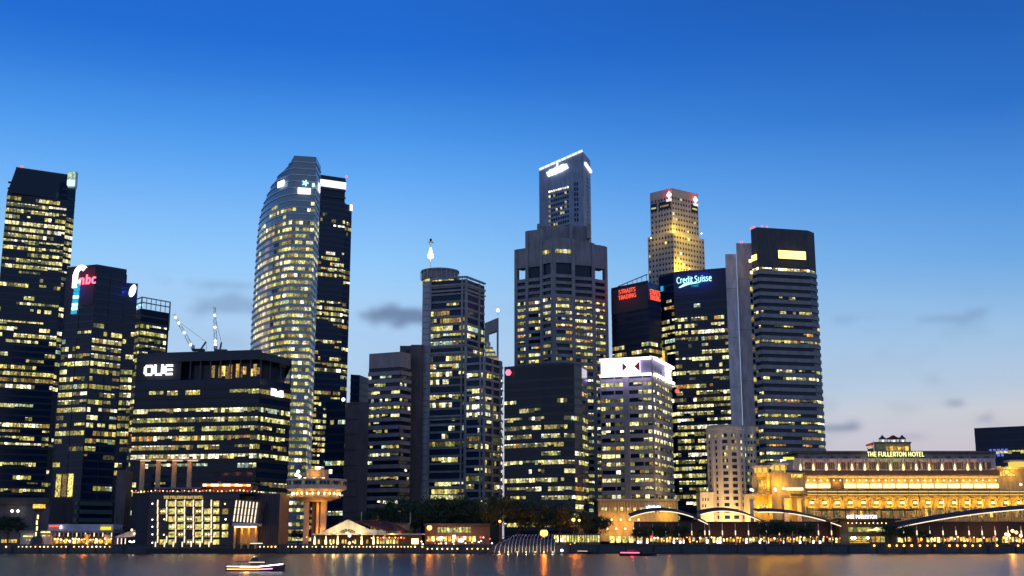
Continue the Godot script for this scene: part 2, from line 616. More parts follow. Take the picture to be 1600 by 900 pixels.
func towers_left():
	# tall black tower cut by the left edge of the view
	var p := roof_line(775, [[25, 263], [108, 275], [120, 279]])
	var th := thing("office_tower", "tallest black glass tower, cut by the left edge, lit lantern at its roof corner", "tower", base_of(p))
	var h := p[0].y
	var p2 := PackedVector3Array([p[0] + Vector3(-4.4, 0, 0), p[1], p[2]])
	mass(th, "glass_body", p2, QUAY, h - 17, 40, M.black_glass)
	mass(th, "crown", PackedVector3Array([p2[0], p[0], p[1], p[2]]), h - 17, h, 39, M.black_glass, 0.1, [h - 16.5, h, h, h])
	var sp := {"fh": 4.15, "bw": 2.9, "mat": M.dark_band, "band": 0.3, "proud": 0.12, "lit": "00025666665555663220143113333021444400201234441022133012", "pal": [5, 5, 4, 1, 2, 0.6, 0.3, 3], "run": 0.8}
	facade(th, p2[0], p[1], QUAY + 22, h - 6, sp)
	sp.off = 0.01
	facade(th, p[1], p[2], QUAY + 22, h - 12, sp)
	rail(th, p[0], p[1], h + 0.4, M.dark_band)
	var lx := at(113, 280, 778)
	box(th, "lantern_window", Vector3(lx.x, hy(277, 778), -777), Vector3(4.4, 6.0, 4), WIN[6])
	box(th, "lantern_window", Vector3(lx.x, hy(287, 778), -777), Vector3(4.4, 3.4, 4), M.sign_aqua)
	box(th, "lantern_frame", Vector3(lx.x, hy(281, 778), -779), Vector3(5.0, 11.0, 4), M.metal)
	ball(th, "warning_lamp", Vector3(p[0].x + 3.4, h + 1.4, p[0].z - 1), 0.7, M.lamp_red)
	close(th)

	# tower with the red sign and the blue light column
	p = roof_line(640, [[91, 411.5], [151, 416], [198, 424]])
	h = p[0].y
	th = thing("office_tower", "black glass tower with glowing red sign and a blue light column on its corner", "tower", base_of(p))
	p[0] = p[0] + Vector3(0, 0, -14)
	mass(th, "glass_body", p, QUAY, h, 40, M.black_glass)
	var q := PackedVector3Array([p[2], Vector3(at(216, 439, 662).x, 0, -662)])
	var h2 := hy(436, 650)
	mass(th, "side_block", q, QUAY, h2, 34, M.black_glass)
	sp = {"fh": 4.2, "bw": 3.0, "mat": M.dark_band, "band": 0.3, "proud": 0.15, "lit": "00000000123434453344555234222101011100", "pal": [4, 4, 5, 1, 1, 0.6, 0.4, 4], "run": 0.75, "pier": 0.5, "pier_proud": 0.3, "every": 3, "pier_mat": M.dark_band}
	facade(th, p[0], p[1], QUAY + 22, h - 2, sp)
	sp.off = 0.012
	sp.lit = "00000000144455667666453322343221110100"
	facade(th, p[1], p[2], QUAY + 22, h - 2, sp)
	sp.lit = "000000022334445798894334333321102010"
	facade(th, q[0], q[1], QUAY + 22, h2 - 2, sp)
	rail(th, p[0], p[1], h + 0.5, M.dark_band)
	rail(th, p[1], p[2], h + 0.51, M.dark_band)
	var s1 := side_of(p[0], p[1])
	var d1: Vector3 = s1[0]
	var n1: Vector3 = s1[1]
	# podium of ventilated decks
	for k in 4:
		for j in 2:
			var e0: Vector3 = p[j]
			var e1: Vector3 = p[j + 1]
			var ss := side_of(e0, e1)
			box(th, "deck_panel", (e0 + e1) / 2 * Vector3(1, 0, 1) + Vector3.UP * (QUAY + 8.0 + k * 4.3) + ss[1] * 0.9, Vector3(ss[2], 2.2, 1.6), mat(Color(0.10, 0.12, 0.10), 0.7), Basis(ss[0], Vector3.UP, ss[1]))
	for k in 3:
		window(Basis(d1, Vector3.UP, n1), p[0] * Vector3(1, 0, 1) + d1 * (5.0 + k * 4.0) + Vector3.UP * hy(757, 640) + n1 * 0.3, Vector3(3.0, 12.0, 0.3), 0 if k != 1 else 3)
	var at_sign := func(px: float, py: float) -> Vector3:
		var t := (px - 91.0) / 60.0
		var b: Vector3 = p[0].lerp(p[1], t)
		return Vector3(b.x, hy(py, -b.z), b.z) + n1 * 0.9
	# blue column below, curved white hook above, red lettering beside it
	var cb := Basis(d1, Vector3.UP, n1)
	for k in 9:
		var c: Vector3 = at_sign.call(117.0 - k * 0.45, 440.5 + k * 6.0)
		box(th, "sign_light_panel", c, Vector3(3.4, 1.75, 0.8), M.sign_cyan if k in [1, 2, 3, 5, 8] else M.sign_aqua, cb)
	var hook := PackedVector2Array()
	for k in 13:
		var a := PI * 0.98 - PI * 0.72 * k / 12.0
		hook.append(Vector2(cos(a) * 5.0, sin(a) * 5.6))
	for k in 13:
		var a := PI * 0.26 + PI * 0.72 * k / 12.0
		hook.append(Vector2(cos(a) * 1.9, sin(a) * 2.8))
	var hc: Vector3 = at_sign.call(121.5, 430)
	slab(th, "sign_emblem", hook, hc, d1, n1, 0.8, glow(Color(1.0, 0.72, 0.72), 3.2))
	box(th, "sign_emblem", hc + d1 * -3.4 + Vector3.DOWN * 3.2, Vector3(3.0, 7.6, 0.9), glow(Color(1.0, 0.75, 0.7), 3.0), cb)
	box(th, "sign_glow_backing", (p[0] + p[1]) / 2 * Vector3(1, 0, 1) + Vector3.UP * (h - 11.0) + n1 * 0.35, Vector3(s1[2] - 0.4, 21.0, 0.4), mat(Color(0.06, 0.06, 0.07), 0.9), cb)  # matte panel added over the glass so the sign glow shows
	letters(th, "nbc", at_sign.call(137, 437), 11.0, 5.4, d1, n1, M.sign_pink, "Droid Sans", true)
	lamp_light(th, at_sign.call(136, 436) + n1 * 4.0, Color(1, 0.03, 0.08), 12.0, 0.6)
	lamp_light(th, at_sign.call(124, 455) + n1 * 3.0, Color(0.1, 0.3, 1.0), 5.0, 0.6)
	var s2 := side_of(q[0], q[1])
	var oval := PackedVector2Array()
	for k in 24:
		var a := TAU * k / 24.0
		oval.append(Vector2(cos(a) * 1.7 + sin(a) * 0.7, sin(a) * 3.5))
	var oc: Vector3 = (q[0] * 0.42 + q[1] * 0.58) * Vector3(1, 0, 1) + Vector3.UP * hy(451, 655)
	slab(th, "sign_emblem", oval, oc + s2[1] * 0.7, s2[0], s2[1], 0.5, glow(Color(0.85, 0.92, 1.0), 3.0))
	lamp_light(th, oc + s2[1] * 4.0, Color(0.08, 0.25, 1.0), 8.0, 0.6)
	close(th)

	# lower tower with an open frame round its roof
	p = roof_line(740, [[206, 470], [222, 464], [266, 472]])
	h = p[0].y
	th = thing("office_tower", "dark tower with an open steel frame round its roof, behind the red sign tower", "tower", base_of(p))
	mass(th, "glass_body", p, QUAY, h - 7, 34, M.black_glass, 0.4)
	sp = {"fh": 4.2, "bw": 2.6, "mat": M.dark_band, "band": 0.32, "proud": 0.1, "lit": "035555445454433333333333", "pal": [4, 4, 5, 1, 1, 0.4, 0.6, 4]}
	facade(th, p[0], p[1], QUAY + 10, h - 8, sp)
	sp.off = 0.01
	facade(th, p[1], p[1].lerp(p[2], 0.93), QUAY + 10, h - 8, sp)
	for i in 7:
		var c := p[1].lerp(p[2], i / 6.0)
		bar(th, "frame_post", Vector3(c.x, h - (18.0 if i == 6 else 7.0), c.z), Vector3(c.x, h, c.z), 0.7 if i in [0, 6] else 0.35, M.mid_grey)
	for k in 2:
		bar(th, "frame_rail", Vector3(p[1].x, h - k * 3.2, p[1].z - 0.5), Vector3(p[2].x, h - k * 3.2, p[2].z - 0.5), 0.6, M.mid_grey)
		bar(th, "frame_rail", Vector3(p[0].x, h - k * 3.2, p[0].z - 0.5), Vector3(p[1].x, h - k * 3.2, p[1].z - 0.5), 0.6, M.mid_grey)
	for k in 4:
		var c := p[0].lerp(p[1], 0.2 + k * 0.25)
		box(th, "crown_light", Vector3(c.x, h - 2.6 - (k % 2) * 2.5, c.z + 0.3), Vector3(1.9, 1.0, 0.4), M.sign_aqua if k % 2 else glow(Color(0.2, 0.5, 1.0), 1.2))
	close(th)

	# wide dark block with the white sign
	p = roof_line(530, [[408, 550], [456, 561]])
	var pl := roof_line(530, [[408, 550], [214, 556]])
	h = p[0].y
	p = PackedVector3Array([pl[1], pl[0], p[1]])
	th = thing("office_building", "wide dark office block with large white rounded sign and amber roof terrace", "building", base_of(p))
	var hb := hy(566, 530)
	mass(th, "body", p, QUAY, h - 11.5, 45, M.black_glass)
	mass(th, "terrace_core", PackedVector3Array([p[0] + Vector3(6, 0, -6), p[1] + Vector3(-1, 0, -6), p[2] + Vector3(-4, 0, -6)]), h - 11.4, h - 3.3, 34, M.black_glass)
	mass(th, "roof_slab", p, h - 3.2, h, 45, M.dark_band)
	mass(th, "end_wall", PackedVector3Array([p[0], p[0].lerp(p[1], 0.36)]), h - 11.3, h - 3.3, 30, M.dark, 0.15)
	var sd := side_of(p[0], p[1])
	var db: Vector3 = sd[0]
	var nb: Vector3 = sd[1]
	for k in 9:
		var c := p[0].lerp(p[1], 0.36 + k * 0.08)
		box(th, "terrace_column", Vector3(c.x, h - 7.2, c.z - 0.5), Vector3(0.5, 8.0, 0.5), M.slate)
	var se := side_of(p[1], p[2])
	for k in 3:
		var c := p[1].lerp(p[2], 0.3 + k * 0.34)
		box(th, "terrace_column", Vector3(c.x, h - 7.2, c.z - 0.5), Vector3(0.5, 8.0, 0.5), M.slate)
	for k in 14:
		var t := 0.6 + k * 0.028
		var c := p[0].lerp(p[1], t) + Vector3(0, 0, -5.9)
		if k in [1, 6, 10]:
			continue
		window(Basis(db, Vector3.UP, nb), Vector3(c.x, h - 7.6 + rng.randf_range(-0.6, 0.6), c.z), Vector3(1.4, rng.randf_range(3.0, 6.5), 0.3), [3, 5, 3, 8][k % 4])
	sp = {"fh": 4.02, "bw": 2.2, "mat": M.dark, "band": 0.42, "proud": 0.3, "lit": "", "pal": [3, 4, 5, 1, 2, 0.5, 0.8, 5], "run": 0.78, "tall": 0.85, "win": 0.9}
	var rows := ["0" , "4", "0", "7", "6", "5", "8", "5", "6", "2", "0", "5", "5", "0", "2", "1", "0", "0"]
	var y := h - 12.0
	for r in rows:
		sp.lit = r
		sp.off = 0.0
		facade(th, p[0], p[1], y - 4.02, y, sp)
		sp.off = 0.012
		facade(th, p[1], p[2], y - 4.02, y, sp)
		y -= 4.02
	rail(th, p[0], p[1], h + 0.5, M.dark_band)
	var sc := Vector3(at(245, 576, 535).x, hy(576, 534), p[0].lerp(p[1], 0.16).z) + nb * 0.9
	# three rounded letters: ring, cup and a curved comb
	var sgn := part(th, "roof_sign")
	for k in 3:
		var c: Vector3 = sc + db * ((k - 1) * 4.75)
		var bb := Basis(db, Vector3.UP, nb)
		if k == 0:
			for t in [[0, 1.9, 3.0, 0.9], [0, -1.9, 3.0, 0.9]]:
				box(sgn, "sign_letter", c + Vector3.UP * t[1], Vector3(t[2], t[3], 0.6), M.sign_white, bb)
			for t in [-1.0, 1.0]:
				box(sgn, "sign_letter", c + db * (t * 1.75), Vector3(0.95, 3.2, 0.6), M.sign_white, bb)
		elif k == 1:
			box(sgn, "sign_letter", c + Vector3.DOWN * 1.9, Vector3(3.0, 0.9, 0.6), M.sign_white, bb)
			for t in [-1.0, 1.0]:
				box(sgn, "sign_letter", c + db * (t * 1.75) + Vector3.UP * 0.5, Vector3(0.95, 3.9, 0.6), M.sign_white, bb)
		else:
			box(sgn, "sign_letter", c - db * 1.75, Vector3(0.95, 3.2, 0.6), M.sign_white, bb)
			for t in [-1.9, 0.0, 1.9]:
				box(sgn, "sign_letter", c + Vector3.UP * t + db * 0.3, Vector3(3.1, 0.85, 0.6), M.sign_white, bb)
	lamp_light(th, sc + nb * 4.0, Color(0.8, 0.75, 1.0), 4.0, 2.0)
	var wc := p[1].lerp(p[2], 0.53)
	var wy := hy(614, 540)
	for t in [[-2.6, 0.2, 3.4, 3.0], [0.6, -0.3, 3.4, 2.4], [3.2, 0.0, 2.2, 2.9]]:
		box(th, "sign_light_panel", Vector3(wc.x, wy + t[1], wc.z) + se[0] * t[0] + se[1] * 0.5, Vector3(t[2], t[3], 0.4), M.sign_white, Basis(se[0], Vector3.UP, se[1]))
	# portal of tall posts at its foot
	for k in 4:
		rect(th, "portal_post", [218, 243, 268, 292][k], 722, [224, 249, 274, 298][k], 768, 500, 1.6, M.stone)
		lamp_light(th, at([221, 246, 271, 295][k] + 5, 724, 497), Color(1, 0.6, 0.28), 3.0, 0.4)
		rect(th, "portal_light", [219, 244, 269, 293][k], 719.6, [235, 260, 285, 309][k], 720.4, 499.5, 0.4, M.strip_warm)
	rect(th, "portal_beam", 212, 716.5, 311, 719.5, 500, 3.0, M.stone)
	rect(th, "podium", 205, 770, 330, 840, 505, 20, M.dark)
	rect(th, "service_shaft", 180, 735, 196, 822, 520, 8, M.brown)
	close(th)

	# two tower cranes on a site behind the wide block
	for c in [[[302, 548], [272, 491], "luffing tower crane with its white lit jib leaning over the dark block"], [[337, 549], [335.5, 480], "luffing tower crane with its white lit jib raised almost upright"]]:
		var d := 690.0
		var foot := at(c[0][0] + 4, c[0][1], d)
		var cr := thing("tower_crane", c[2], "crane", Vector3(foot.x, QUAY, foot.z), "cranes behind the dark block")
		var mast := part(cr, "mast")
		for k in 4:
			var o := Vector3((k % 2) * 1.8 - 0.9, 0, (k / 2) * 1.8 - 0.9)
			bar(mast, "chord", Vector3(foot.x, QUAY, foot.z) + o, foot + o, 0.3, M.metal)
		box(cr, "machine_deck", foot + Vector3(1.5, 0.4, 0), Vector3(7.0, 1.2, 3.0), M.slate)
		box(cr, "cab", foot + Vector3(-1.4, 2.0, 1.2), Vector3(1.6, 2.0, 1.6), M.metal)
		var a := at(c[0][0], c[0][1] - 2, d)
		var b := at(c[1][0], c[1][1], d)
		var ax := (b - a).normalized()
		var sx := ax.cross(Vector3.BACK).normalized() * 0.85
		var jib := part(cr, "jib")
		for o in [sx + Vector3(0, 0, 0.8), -sx + Vector3(0, 0, 0.8), sx - Vector3(0, 0, 0.8), -sx - Vector3(0, 0, 0.8)]:
			bar(jib, "chord", a + o, b + o * 0.5, 0.15, M.white)
		var nn := 12
		for k in nn:
			var u := a.lerp(b, k / float(nn))
			var v := a.lerp(b, (k + 1) / float(nn))
			bar(jib, "lacing", u + sx * (1 if k % 2 else -1) + Vector3(0, 0, 0.8), v - sx * (1 if k % 2 else -1) + Vector3(0, 0, 0.8), 0.16, M.white)
		for t in ([0.12, 0.46, 0.74, 0.9] if c[1][0] < 300 else [0.04, 0.12, 0.2, 0.52, 0.8]):
			ball(jib, "flood_lamp", a.lerp(b, t) + Vector3(0.2, 0, 1.4), 0.6, M.lamp_white)
		var tip := at(c[0][0] + (20 if c[1][0] < 300 else 9), c[0][1] - 14, d)
		bar(cr, "back_mast", at(c[0][0] + (11 if c[1][0] < 300 else 6), c[0][1] - 1, d), tip, 0.8, M.slate)
		bar(cr, "stay", tip, a.lerp(b, 0.8), 0.16, M.slate)
		bar(cr, "stay", tip, at(c[0][0] + (21 if c[1][0] < 300 else 10), c[0][1], d), 0.16, M.slate)

	curved_tower()

	# slim dark tower behind the curved one
	p = roof_line(900, [[492, 271], [541, 278], [551, 281]])
	h = p[0].y
	th = thing("office_tower", "slim dark blue tower with white lit roof band behind the curved tower", "tower", base_of(p))
	mass(th, "glass_body", p, QUAY, hy(312, 900), 35, M.blue_glass)
	mass(th, "crown", PackedVector3Array([p[0], p[1] + Vector3(-0.6, 0, 0)]), hy(312, 900), h, 28, M.blue_glass, 1.0)
	sp = {"fh": 4.3, "bw": 2.4, "mat": M.dark_band, "band": 0.3, "proud": 0.08, "lit": "0022000334003453042250133344445433233333", "pal": [4, 4, 2, 2, 2, 1.4, 0.6, 3], "run": 0.7}
	facade(th, p[0], p[1], QUAY, hy(296, 900), sp)
	sp.off = 0.01
	facade(th, p[1], p[2], QUAY, hy(314, 900), sp)
	var sg := side_of(p[0], p[1])
	box(th, "sign_light_panel", Vector3((p[0].x + p[1].x) / 2 + 1.5, hy(284, 900), p[0].lerp(p[1], 0.56).z) + sg[1] * 0.3, Vector3(sg[2] * 0.86, 5.4, 0.5), glow(Color(0.95, 0.95, 1.0), 1.5), Basis(sg[0], Vector3.UP, sg[1]))
	for k in 2:
		rail(th, p[0], p[1], hy(276 + k * 16, 900), M.dark_band)
	box(th, "corner_lamp", Vector3(p[2].x - 0.4, hy(316, 900), p[2].z + 1.2), Vector3(1.6, 4.5, 1.2), M.lamp_warm)
	ball(th, "warning_lamp", Vector3(p[1].x, h + 1.4, p[1].z - 1), 0.7, M.lamp_red)
	close(th)

	# small dark block and the blank brown one in front of it
	p = roof_line(720, [[548, 585], [562, 586], [578, 592]])
	th = thing("office_building", "small dark block showing just right of the curved tower", "building", base_of(p))
	mass(th, "body", p, QUAY, p[0].y, 25, M.blue_glass)
	sp = {"fh": 4.2, "bw": 2.6, "mat": M.dark_band, "band": 0.3, "proud": 0.1, "lit": "0001010201100000", "pal": [4, 2, 2, 1, 1, 0, 1, 3]}
	facade(th, p[0], p[1], QUAY, p[0].y, sp)
	sp.off = 0.01
	facade(th, p[1], p[2], QUAY, p[0].y, sp)
	close(th)
	p = roof_line(600, [[510, 630], [540, 629], [577, 628]])
	th = thing("office_building", "blank brown slab building below the slim blue tower", "building", base_of(p))
	mass(th, "body", PackedVector3Array([p[1], p[2]]), QUAY, p[0].y, 25, M.brown)
	mass(th, "side_wing", PackedVector3Array([p[0], p[1]]), QUAY, p[0].y + 1, 22, M.black_glass, 2.0)
	sp = {"fh": 4.0, "bw": 2.4, "mat": M.dark_band, "band": 0.35, "proud": 0.1, "lit": "2100102101", "pal": [4, 2, 2, 1, 1, 0, 3, 3]}
	facade(th, p[0] + Vector3(0, 0, -2), p[1] + Vector3(0, 0, -2), QUAY, p[0].y, sp)
	for k in 9:
		box(th, "wall_joint", (p[1] + p[2]) / 2 * Vector3(1, 0, 1) + Vector3(0, QUAY + 7.5 * (k + 1), 0.0), Vector3(p[2].x - p[1].x, 0.25, 0.3), M.dark)
	ball(th, "roof_lamp", Vector3(p[1].x - 1, p[0].y + 1.4, p[1].z + 1), 0.9, M.lamp_warm)
	close(th)

func curved_tower():
	var d := 755.0
	var top := hy(243, d)
	var a2 := Vector3(at(500, 846, d).x + 0.0, 0, -(d + 24))
	var a := Vector3(at(490.5, 846, d).x, 0, -(d + 3))
	var b := Vector3(at(455, 846, d).x, 0, -d)
	a.x = at(491, 300, d).x
	b.x = at(458, 300, d).x
	a2.x = at(500, 300, d + 24).x
	var th := thing("curved_tower", "tall curved glass tower with pale floor bands and a rounded shoulder", "tower", Vector3(b.x, QUAY, b.z))
	var prof := [[480.0, 399.0], [424.0, 400.0], [363.0, 401.6], [341.0, 403.6], [328.0, 406.6], [316.0, 410.5], [303.0, 415.8], [291.0, 421.7], [281.0, 428.4], [271.7, 435.5], [264.5, 442.4], [257.8, 449.4], [250.5, 455.0], [243.3, 457.6]]
	var reach := func(y: float) -> float:
		var last := 398.0
		for i in prof.size():
			var h := hy(prof[i][0], d + 45.0 * (458.0 - prof[i][1]) / 60.0)
			if y <= h:
				if i == 0:
					return 398.0
				var h0 := hy(prof[i - 1][0], d + 45.0 * (458.0 - prof[i - 1][1]) / 60.0)
				return lerpf(prof[i - 1][1], prof[i][1], (y - h0) / (h - h0))
			last = prof[i][1]
		return last
	var ring := func(y: float) -> PackedVector3Array:
		var s: float = (458.0 - reach.call(y)) / 60.0
		var c := Vector3(at(398, 400, d + 48).x, 0, -(d + 48))
		var m := Vector3(at(412, 400, d + 12).x, 0, -(d + 12))
		var out := PackedVector3Array()
		out.append(b + (c - b) * s + Vector3(6 * s, 0, -14 * s))
		for k in 9:
			var t := 1.0 - k / 8.0
			out.append(b + ((m - b) * (2 * t * (1 - t)) + (c - b) * (t * t)) * s)
		out.append(a)
		out.append(a2)
		return out
	var floors := 57
	var fh := (top - QUAY) / floors
	var st := start()
	for f in floors:
		var y0 := QUAY + f * fh
		var lo: PackedVector3Array = ring.call(y0)
		var hi: PackedVector3Array = ring.call(y0 + fh)
		for i in lo.size() - 1:
			var o: Vector3 = side_of(lo[i], lo[i + 1])[1]
			quad(st, lo[i] + Vector3.UP * y0 - th.position, lo[i + 1] + Vector3.UP * y0 - th.position, hi[i + 1] + Vector3.UP * (y0 + fh) - th.position, hi[i] + Vector3.UP * (y0 + fh) - th.position, o)
	var cap: PackedVector3Array = ring.call(top)
	for i in range(1, cap.size() - 1):
		tri(st, cap[0] + Vector3.UP * top - th.position, cap[i] + Vector3.UP * top - th.position, cap[i + 1] + Vector3.UP * top - th.position, Vector3.UP)
	put(th, "glass_body", done(st), Transform3D.IDENTITY, M.pale_glass)
	var lit := "000000134778678889999999999999999999888999999988877778888"
	for f in floors:
		var y0 := QUAY + f * fh
		var r: PackedVector3Array = ring.call(y0)
		for shade in (1 if f > 46 else 2):                     # slim sunshades on each floor
			var s2 := start()
			var yb := y0 + shade * 0.95
			var ht := 0.36
			for i in r.size() - 1:
				var o: Vector3 = side_of(r[i], r[i + 1])[1]
				var o1 := o
				var o0 := o
				if i > 0:
					o0 = (o + side_of(r[i - 1], r[i])[1]).normalized()
				if i < r.size() - 2:
					o1 = (o + side_of(r[i + 1], r[i + 2])[1]).normalized()
				var p0 := r[i] - th.position + Vector3.UP * yb
				var p1 := r[i + 1] - th.position + Vector3.UP * yb
				var q0 := p0 + o0 * 0.5
				var q1 := p1 + o1 * 0.5
				var up := Vector3.UP * ht
				quad(s2, q0, q1, q1 + up, q0 + up, o)
				quad(s2, p0 + up, p1 + up, q1 + up, q0 + up, Vector3.UP)
				quad(s2, p0, p1, q1, q0, Vector3.DOWN)
			put(th, "floor_band", done(s2), Transform3D.IDENTITY, M.metal)
		var dens := float(lit[floors - 1 - f].to_int()) / 9.0
		if dens <= 0:
			continue
		var on := rng.randf() < dens
		for i in range(2, r.size() - 1):
			var s := side_of(r[i], r[i + 1])
			var n: int = maxi(1, roundi(s[2] / 2.4))
			var w: float = s[2] / n
			var here: float = dens * (1.0 if i >= 5 else 0.4 + 0.12 * i)
			if i == r.size() - 2:
				here *= 0.35
			for k in n:
				if rng.randf() > 0.7:
					on = rng.randf() < here
				if on:
					window(Basis(s[0], Vector3.UP, s[1]), r[i] + s[0] * (w * (k + 0.5)) + Vector3.UP * (y0 + 2.9) + s[1] * 0.05, Vector3(w * 0.9, 2.1, 0.12), pick([5, 4, 4, 2, 1.4, 0.4, 0.2, 4]))
	# upright glass ribs of the side facing right
	for k in 4:
		var r0: PackedVector3Array = ring.call(QUAY)
		var c := r0[r0.size() - 2].lerp(r0[r0.size() - 1], (k + 0.5) / 4.0)
		box(th, "side_fin", Vector3(c.x + 0.3, (top + QUAY) / 2 - 6, c.z), Vector3(0.25, top - QUAY - 14, 0.3), M.metal)
	var sg := side_of(b, a)
	var mid := (a + b) / 2
	box(th, "sign_light_panel", Vector3(mid.x, hy(298, d), mid.z) + sg[1] * 1.1, Vector3(8.0, 3.6, 0.4), M.sign_white, Basis(sg[0], Vector3.UP, sg[1]))
	var flower := PackedVector2Array()
	for k in 30:
		var an := TAU * k / 30.0
		var rr := 1.5 + 0.7 * cos(an * 5)
		flower.append(Vector2(cos(an) * rr, sin(an) * rr))
	slab(th, "sign_emblem", flower, Vector3(mid.x + 0.5, hy(285.5, d), mid.z) + sg[1] * 1.2, sg[0], sg[1], 0.3, M.sign_aqua)
	box(th, "sign_light_panel", Vector3(a.x - 1.0, hy(288, d), a.z + 1.2), Vector3(1.6, 2.4, 0.4), M.sign_aqua)
	var yl := hy(283, d)
	var rl: PackedVector3Array = ring.call(yl)
	var sl := side_of(rl[5], rl[8])
	box(th, "sign_light_panel", (rl[6] + rl[7]) / 2 + Vector3.UP * yl + sl[1] * 1.3, Vector3(7.5, 4.0, 0.4), glow(Color(0.85, 0.92, 1.0), 2.2), Basis(sl[0], Vector3.UP, sl[1]))
	var sx := side_of(a, a2)
	box(th, "sign_light_panel", a.lerp(a2, 0.5) + Vector3.UP * hy(284, d) + sx[1] * 1.0, Vector3(7.0, 5.5, 0.4), glow(Color(0.85, 0.92, 1.0), 1.4), Basis(sx[0], Vector3.UP, sx[1]))
	close(th)

func towers_middle():
	# grey building with continuous floor bands
	var p := roof_line(640, [[577, 553], [626, 549.5], [642, 553]])
	var h := p[0].y
	var th := thing("office_building", "grey building of continuous concrete floor bands with a taller blank core", "building", base_of(p))
	mass(th, "body", p, QUAY, h, 26, M.black_glass, 0.4)
	mass(th, "top_wall", p, h - 8, h + 0.02, 20, M.taupe, -0.1)
	var sp := {"fh": 4.1, "bw": 2.2, "mat": M.taupe, "band": 0.5, "proud": 0.7, "lit": "0244403555102024141004310020200", "pal": [3, 4, 1, 1, 3, 1.2, 3, 2], "run": 0.6, "tall": 0.75}
	facade(th, p[0], p[1], QUAY + 10, h - 8, sp)
	sp.off = 0.012
	sp.lit = "02222011110101010"
	facade(th, p[1], p[2], QUAY + 10, h - 8, sp)
	var hc := hy(537, 645)
	mass(th, "core", PackedVector3Array([Vector3(at(625, 540, 652).x, 0, -652), Vector3(at(661, 540, 652).x, 0, -652)]), QUAY, hc, 20, M.brown)
	mass(th, "core_face", PackedVector3Array([Vector3(at(641, 600, 646).x, 0, -646), Vector3(at(661, 600, 646).x, 0, -646)]), QUAY, hc - 0.4, 8, M.brown)
	box(th, "core_window", Vector3(at(636, 548, 651).x, hy(548, 651), -651.6), Vector3(1.8, 1.0, 0.4), M.black_glass)
	rect(th, "ground_hall_window", 579, 806, 618, 836, 636, 1, WIN[3])
	close(th)

	# grey gridded tower with the round top
	p = roof_line(650, [[661, 441], [673.5, 440], [728, 436], [757, 447]])
	h = p[1].y
	th = thing("office_tower", "grey gridded tower with a round drum and bright mast on its roof", "tower", base_of(p))
	mass(th, "body", p, QUAY, h, 30, M.blue_glass, 0.3)
	var s0 := side_of(p[0], p[1])
	for k in 38:                                   # panels of the pale shaft on its left corner
		var y := QUAY + 16 + k * (h - QUAY - 16) / 38.0
		box(th, "shaft_panel", (p[0] + p[1]) / 2 * Vector3(1, 0, 1) + Vector3.UP * (y + 2.0) + s0[1] * 0.1, Vector3(s0[2], (h - QUAY - 16) / 38.0 - 0.25, 0.8), M.pale, Basis(s0[0], Vector3.UP, s0[1]))
	sp = {"fh": 4.1, "bw": 2.3, "mat": M.mid_grey, "band": 0.26, "proud": 0.3, "lit": "000001344034055044445320343304233023500303034301240", "pal": [4, 4, 2, 1, 2, 0.6, 1.2, 3], "run": 0.75, "pier": 0.9, "pier_proud": 0.9, "every": 8, "pier_mat": M.grey}
	facade(th, p[1], p[2], QUAY + 16, h, sp)
	sp.off = 0.012
	sp.every = 6
	sp.lit = "00000033033402203444200300022020"
	facade(th, p[2], p[3], QUAY + 16, h, sp)
	for py in [436.0, 447.0, 456.0, 541.0, 552.0, 650.0, 655.0, 664.0, 751.0, 760.0]:      # strong transoms
		for k in [1, 2]:
			var sd := side_of(p[k], p[k + 1])
			box(th, "transom", (p[k] + p[k + 1]) / 2 * Vector3(1, 0, 1) + Vector3.UP * (hy(py, 650) - 0.6 + k * 0.013) + sd[1] * 0.3, Vector3(sd[2], 0.9, 1.2), M.grey, Basis(sd[0], Vector3.UP, sd[1]))
	# lower wing in front, right
	var w := roof_line(636, [[729, 559], [756, 557], [785, 565]])
	var hw := w[0].y
	mass(th, "wing", w, QUAY, hw, 24, M.blue_glass, 0.3)
	sp = {"fh": 4.1, "bw": 2.3, "mat": M.grey, "band": 0.28, "proud": 0.5, "lit": "000303403544432035403022442001020", "pal": [4, 4, 2, 1, 2, 0.6, 0.6, 3], "run": 0.75, "pier": 0.8, "pier_proud": 0.9, "every": 4, "pier_mat": M.grey}
	facade(th, w[0], w[1], QUAY + 14, hw, sp)
	sp.off = 0.012
	sp.lit = "00112130222433102020120"
	facade(th, w[1], w[2], QUAY + 14, hw, sp)
	for k in 14:
		var c := Vector3(w[2].x - 0.6, hy(592 + k * 13, 640), w[2].z + 0.6)
		box(th, "corner_lamp", c, Vector3(0.5, 1.3, 0.5), M.lamp_warm)
	for k in 8:
		rect(th, "entrance_window", 673 + k * 7.0, 774, 679.4 + k * 7.0, 780, 640, 0.4, WIN[1] if k < 5 else WIN[7])
	# drum, rails and mast on the roof
	var dc := Vector3(at(687.5, 428, 662).x, h, -662)
	var R := 10.4
	var dr := part(th, "roof_drum")
	lathe(dr, "drum_wall", dc, [[R * 0.93, 0], [R * 0.93, 3.2], [R, 3.4], [R, 5.2], [R * 0.97, 5.3], [R * 0.97, 7.6], [R * 1.03, 7.8], [R * 1.03, 8.6], [0, 8.6]], M.mid_grey, 40)
	for k in 16:
		var an := PI * (0.06 + 0.88 * k / 15.0)
		box(dr, "drum_window", dc + Vector3(cos(an) * R * 0.94, 1.9, sin(an) * R * 0.94), Vector3(2.0, 1.7, 0.3), WIN[[0, 3, 7, 1][k % 4]], Basis(Vector3.UP, PI / 2 - an))
	for k in 12:
		var an := PI * (0.05 + 0.9 * k / 11.0)
		bar(dr, "drum_post", dc + Vector3(cos(an) * R * 1.04, 3.4, sin(an) * R * 1.04), dc + Vector3(cos(an) * R * 1.04, 8.0, sin(an) * R * 1.04), 0.3, M.pale)
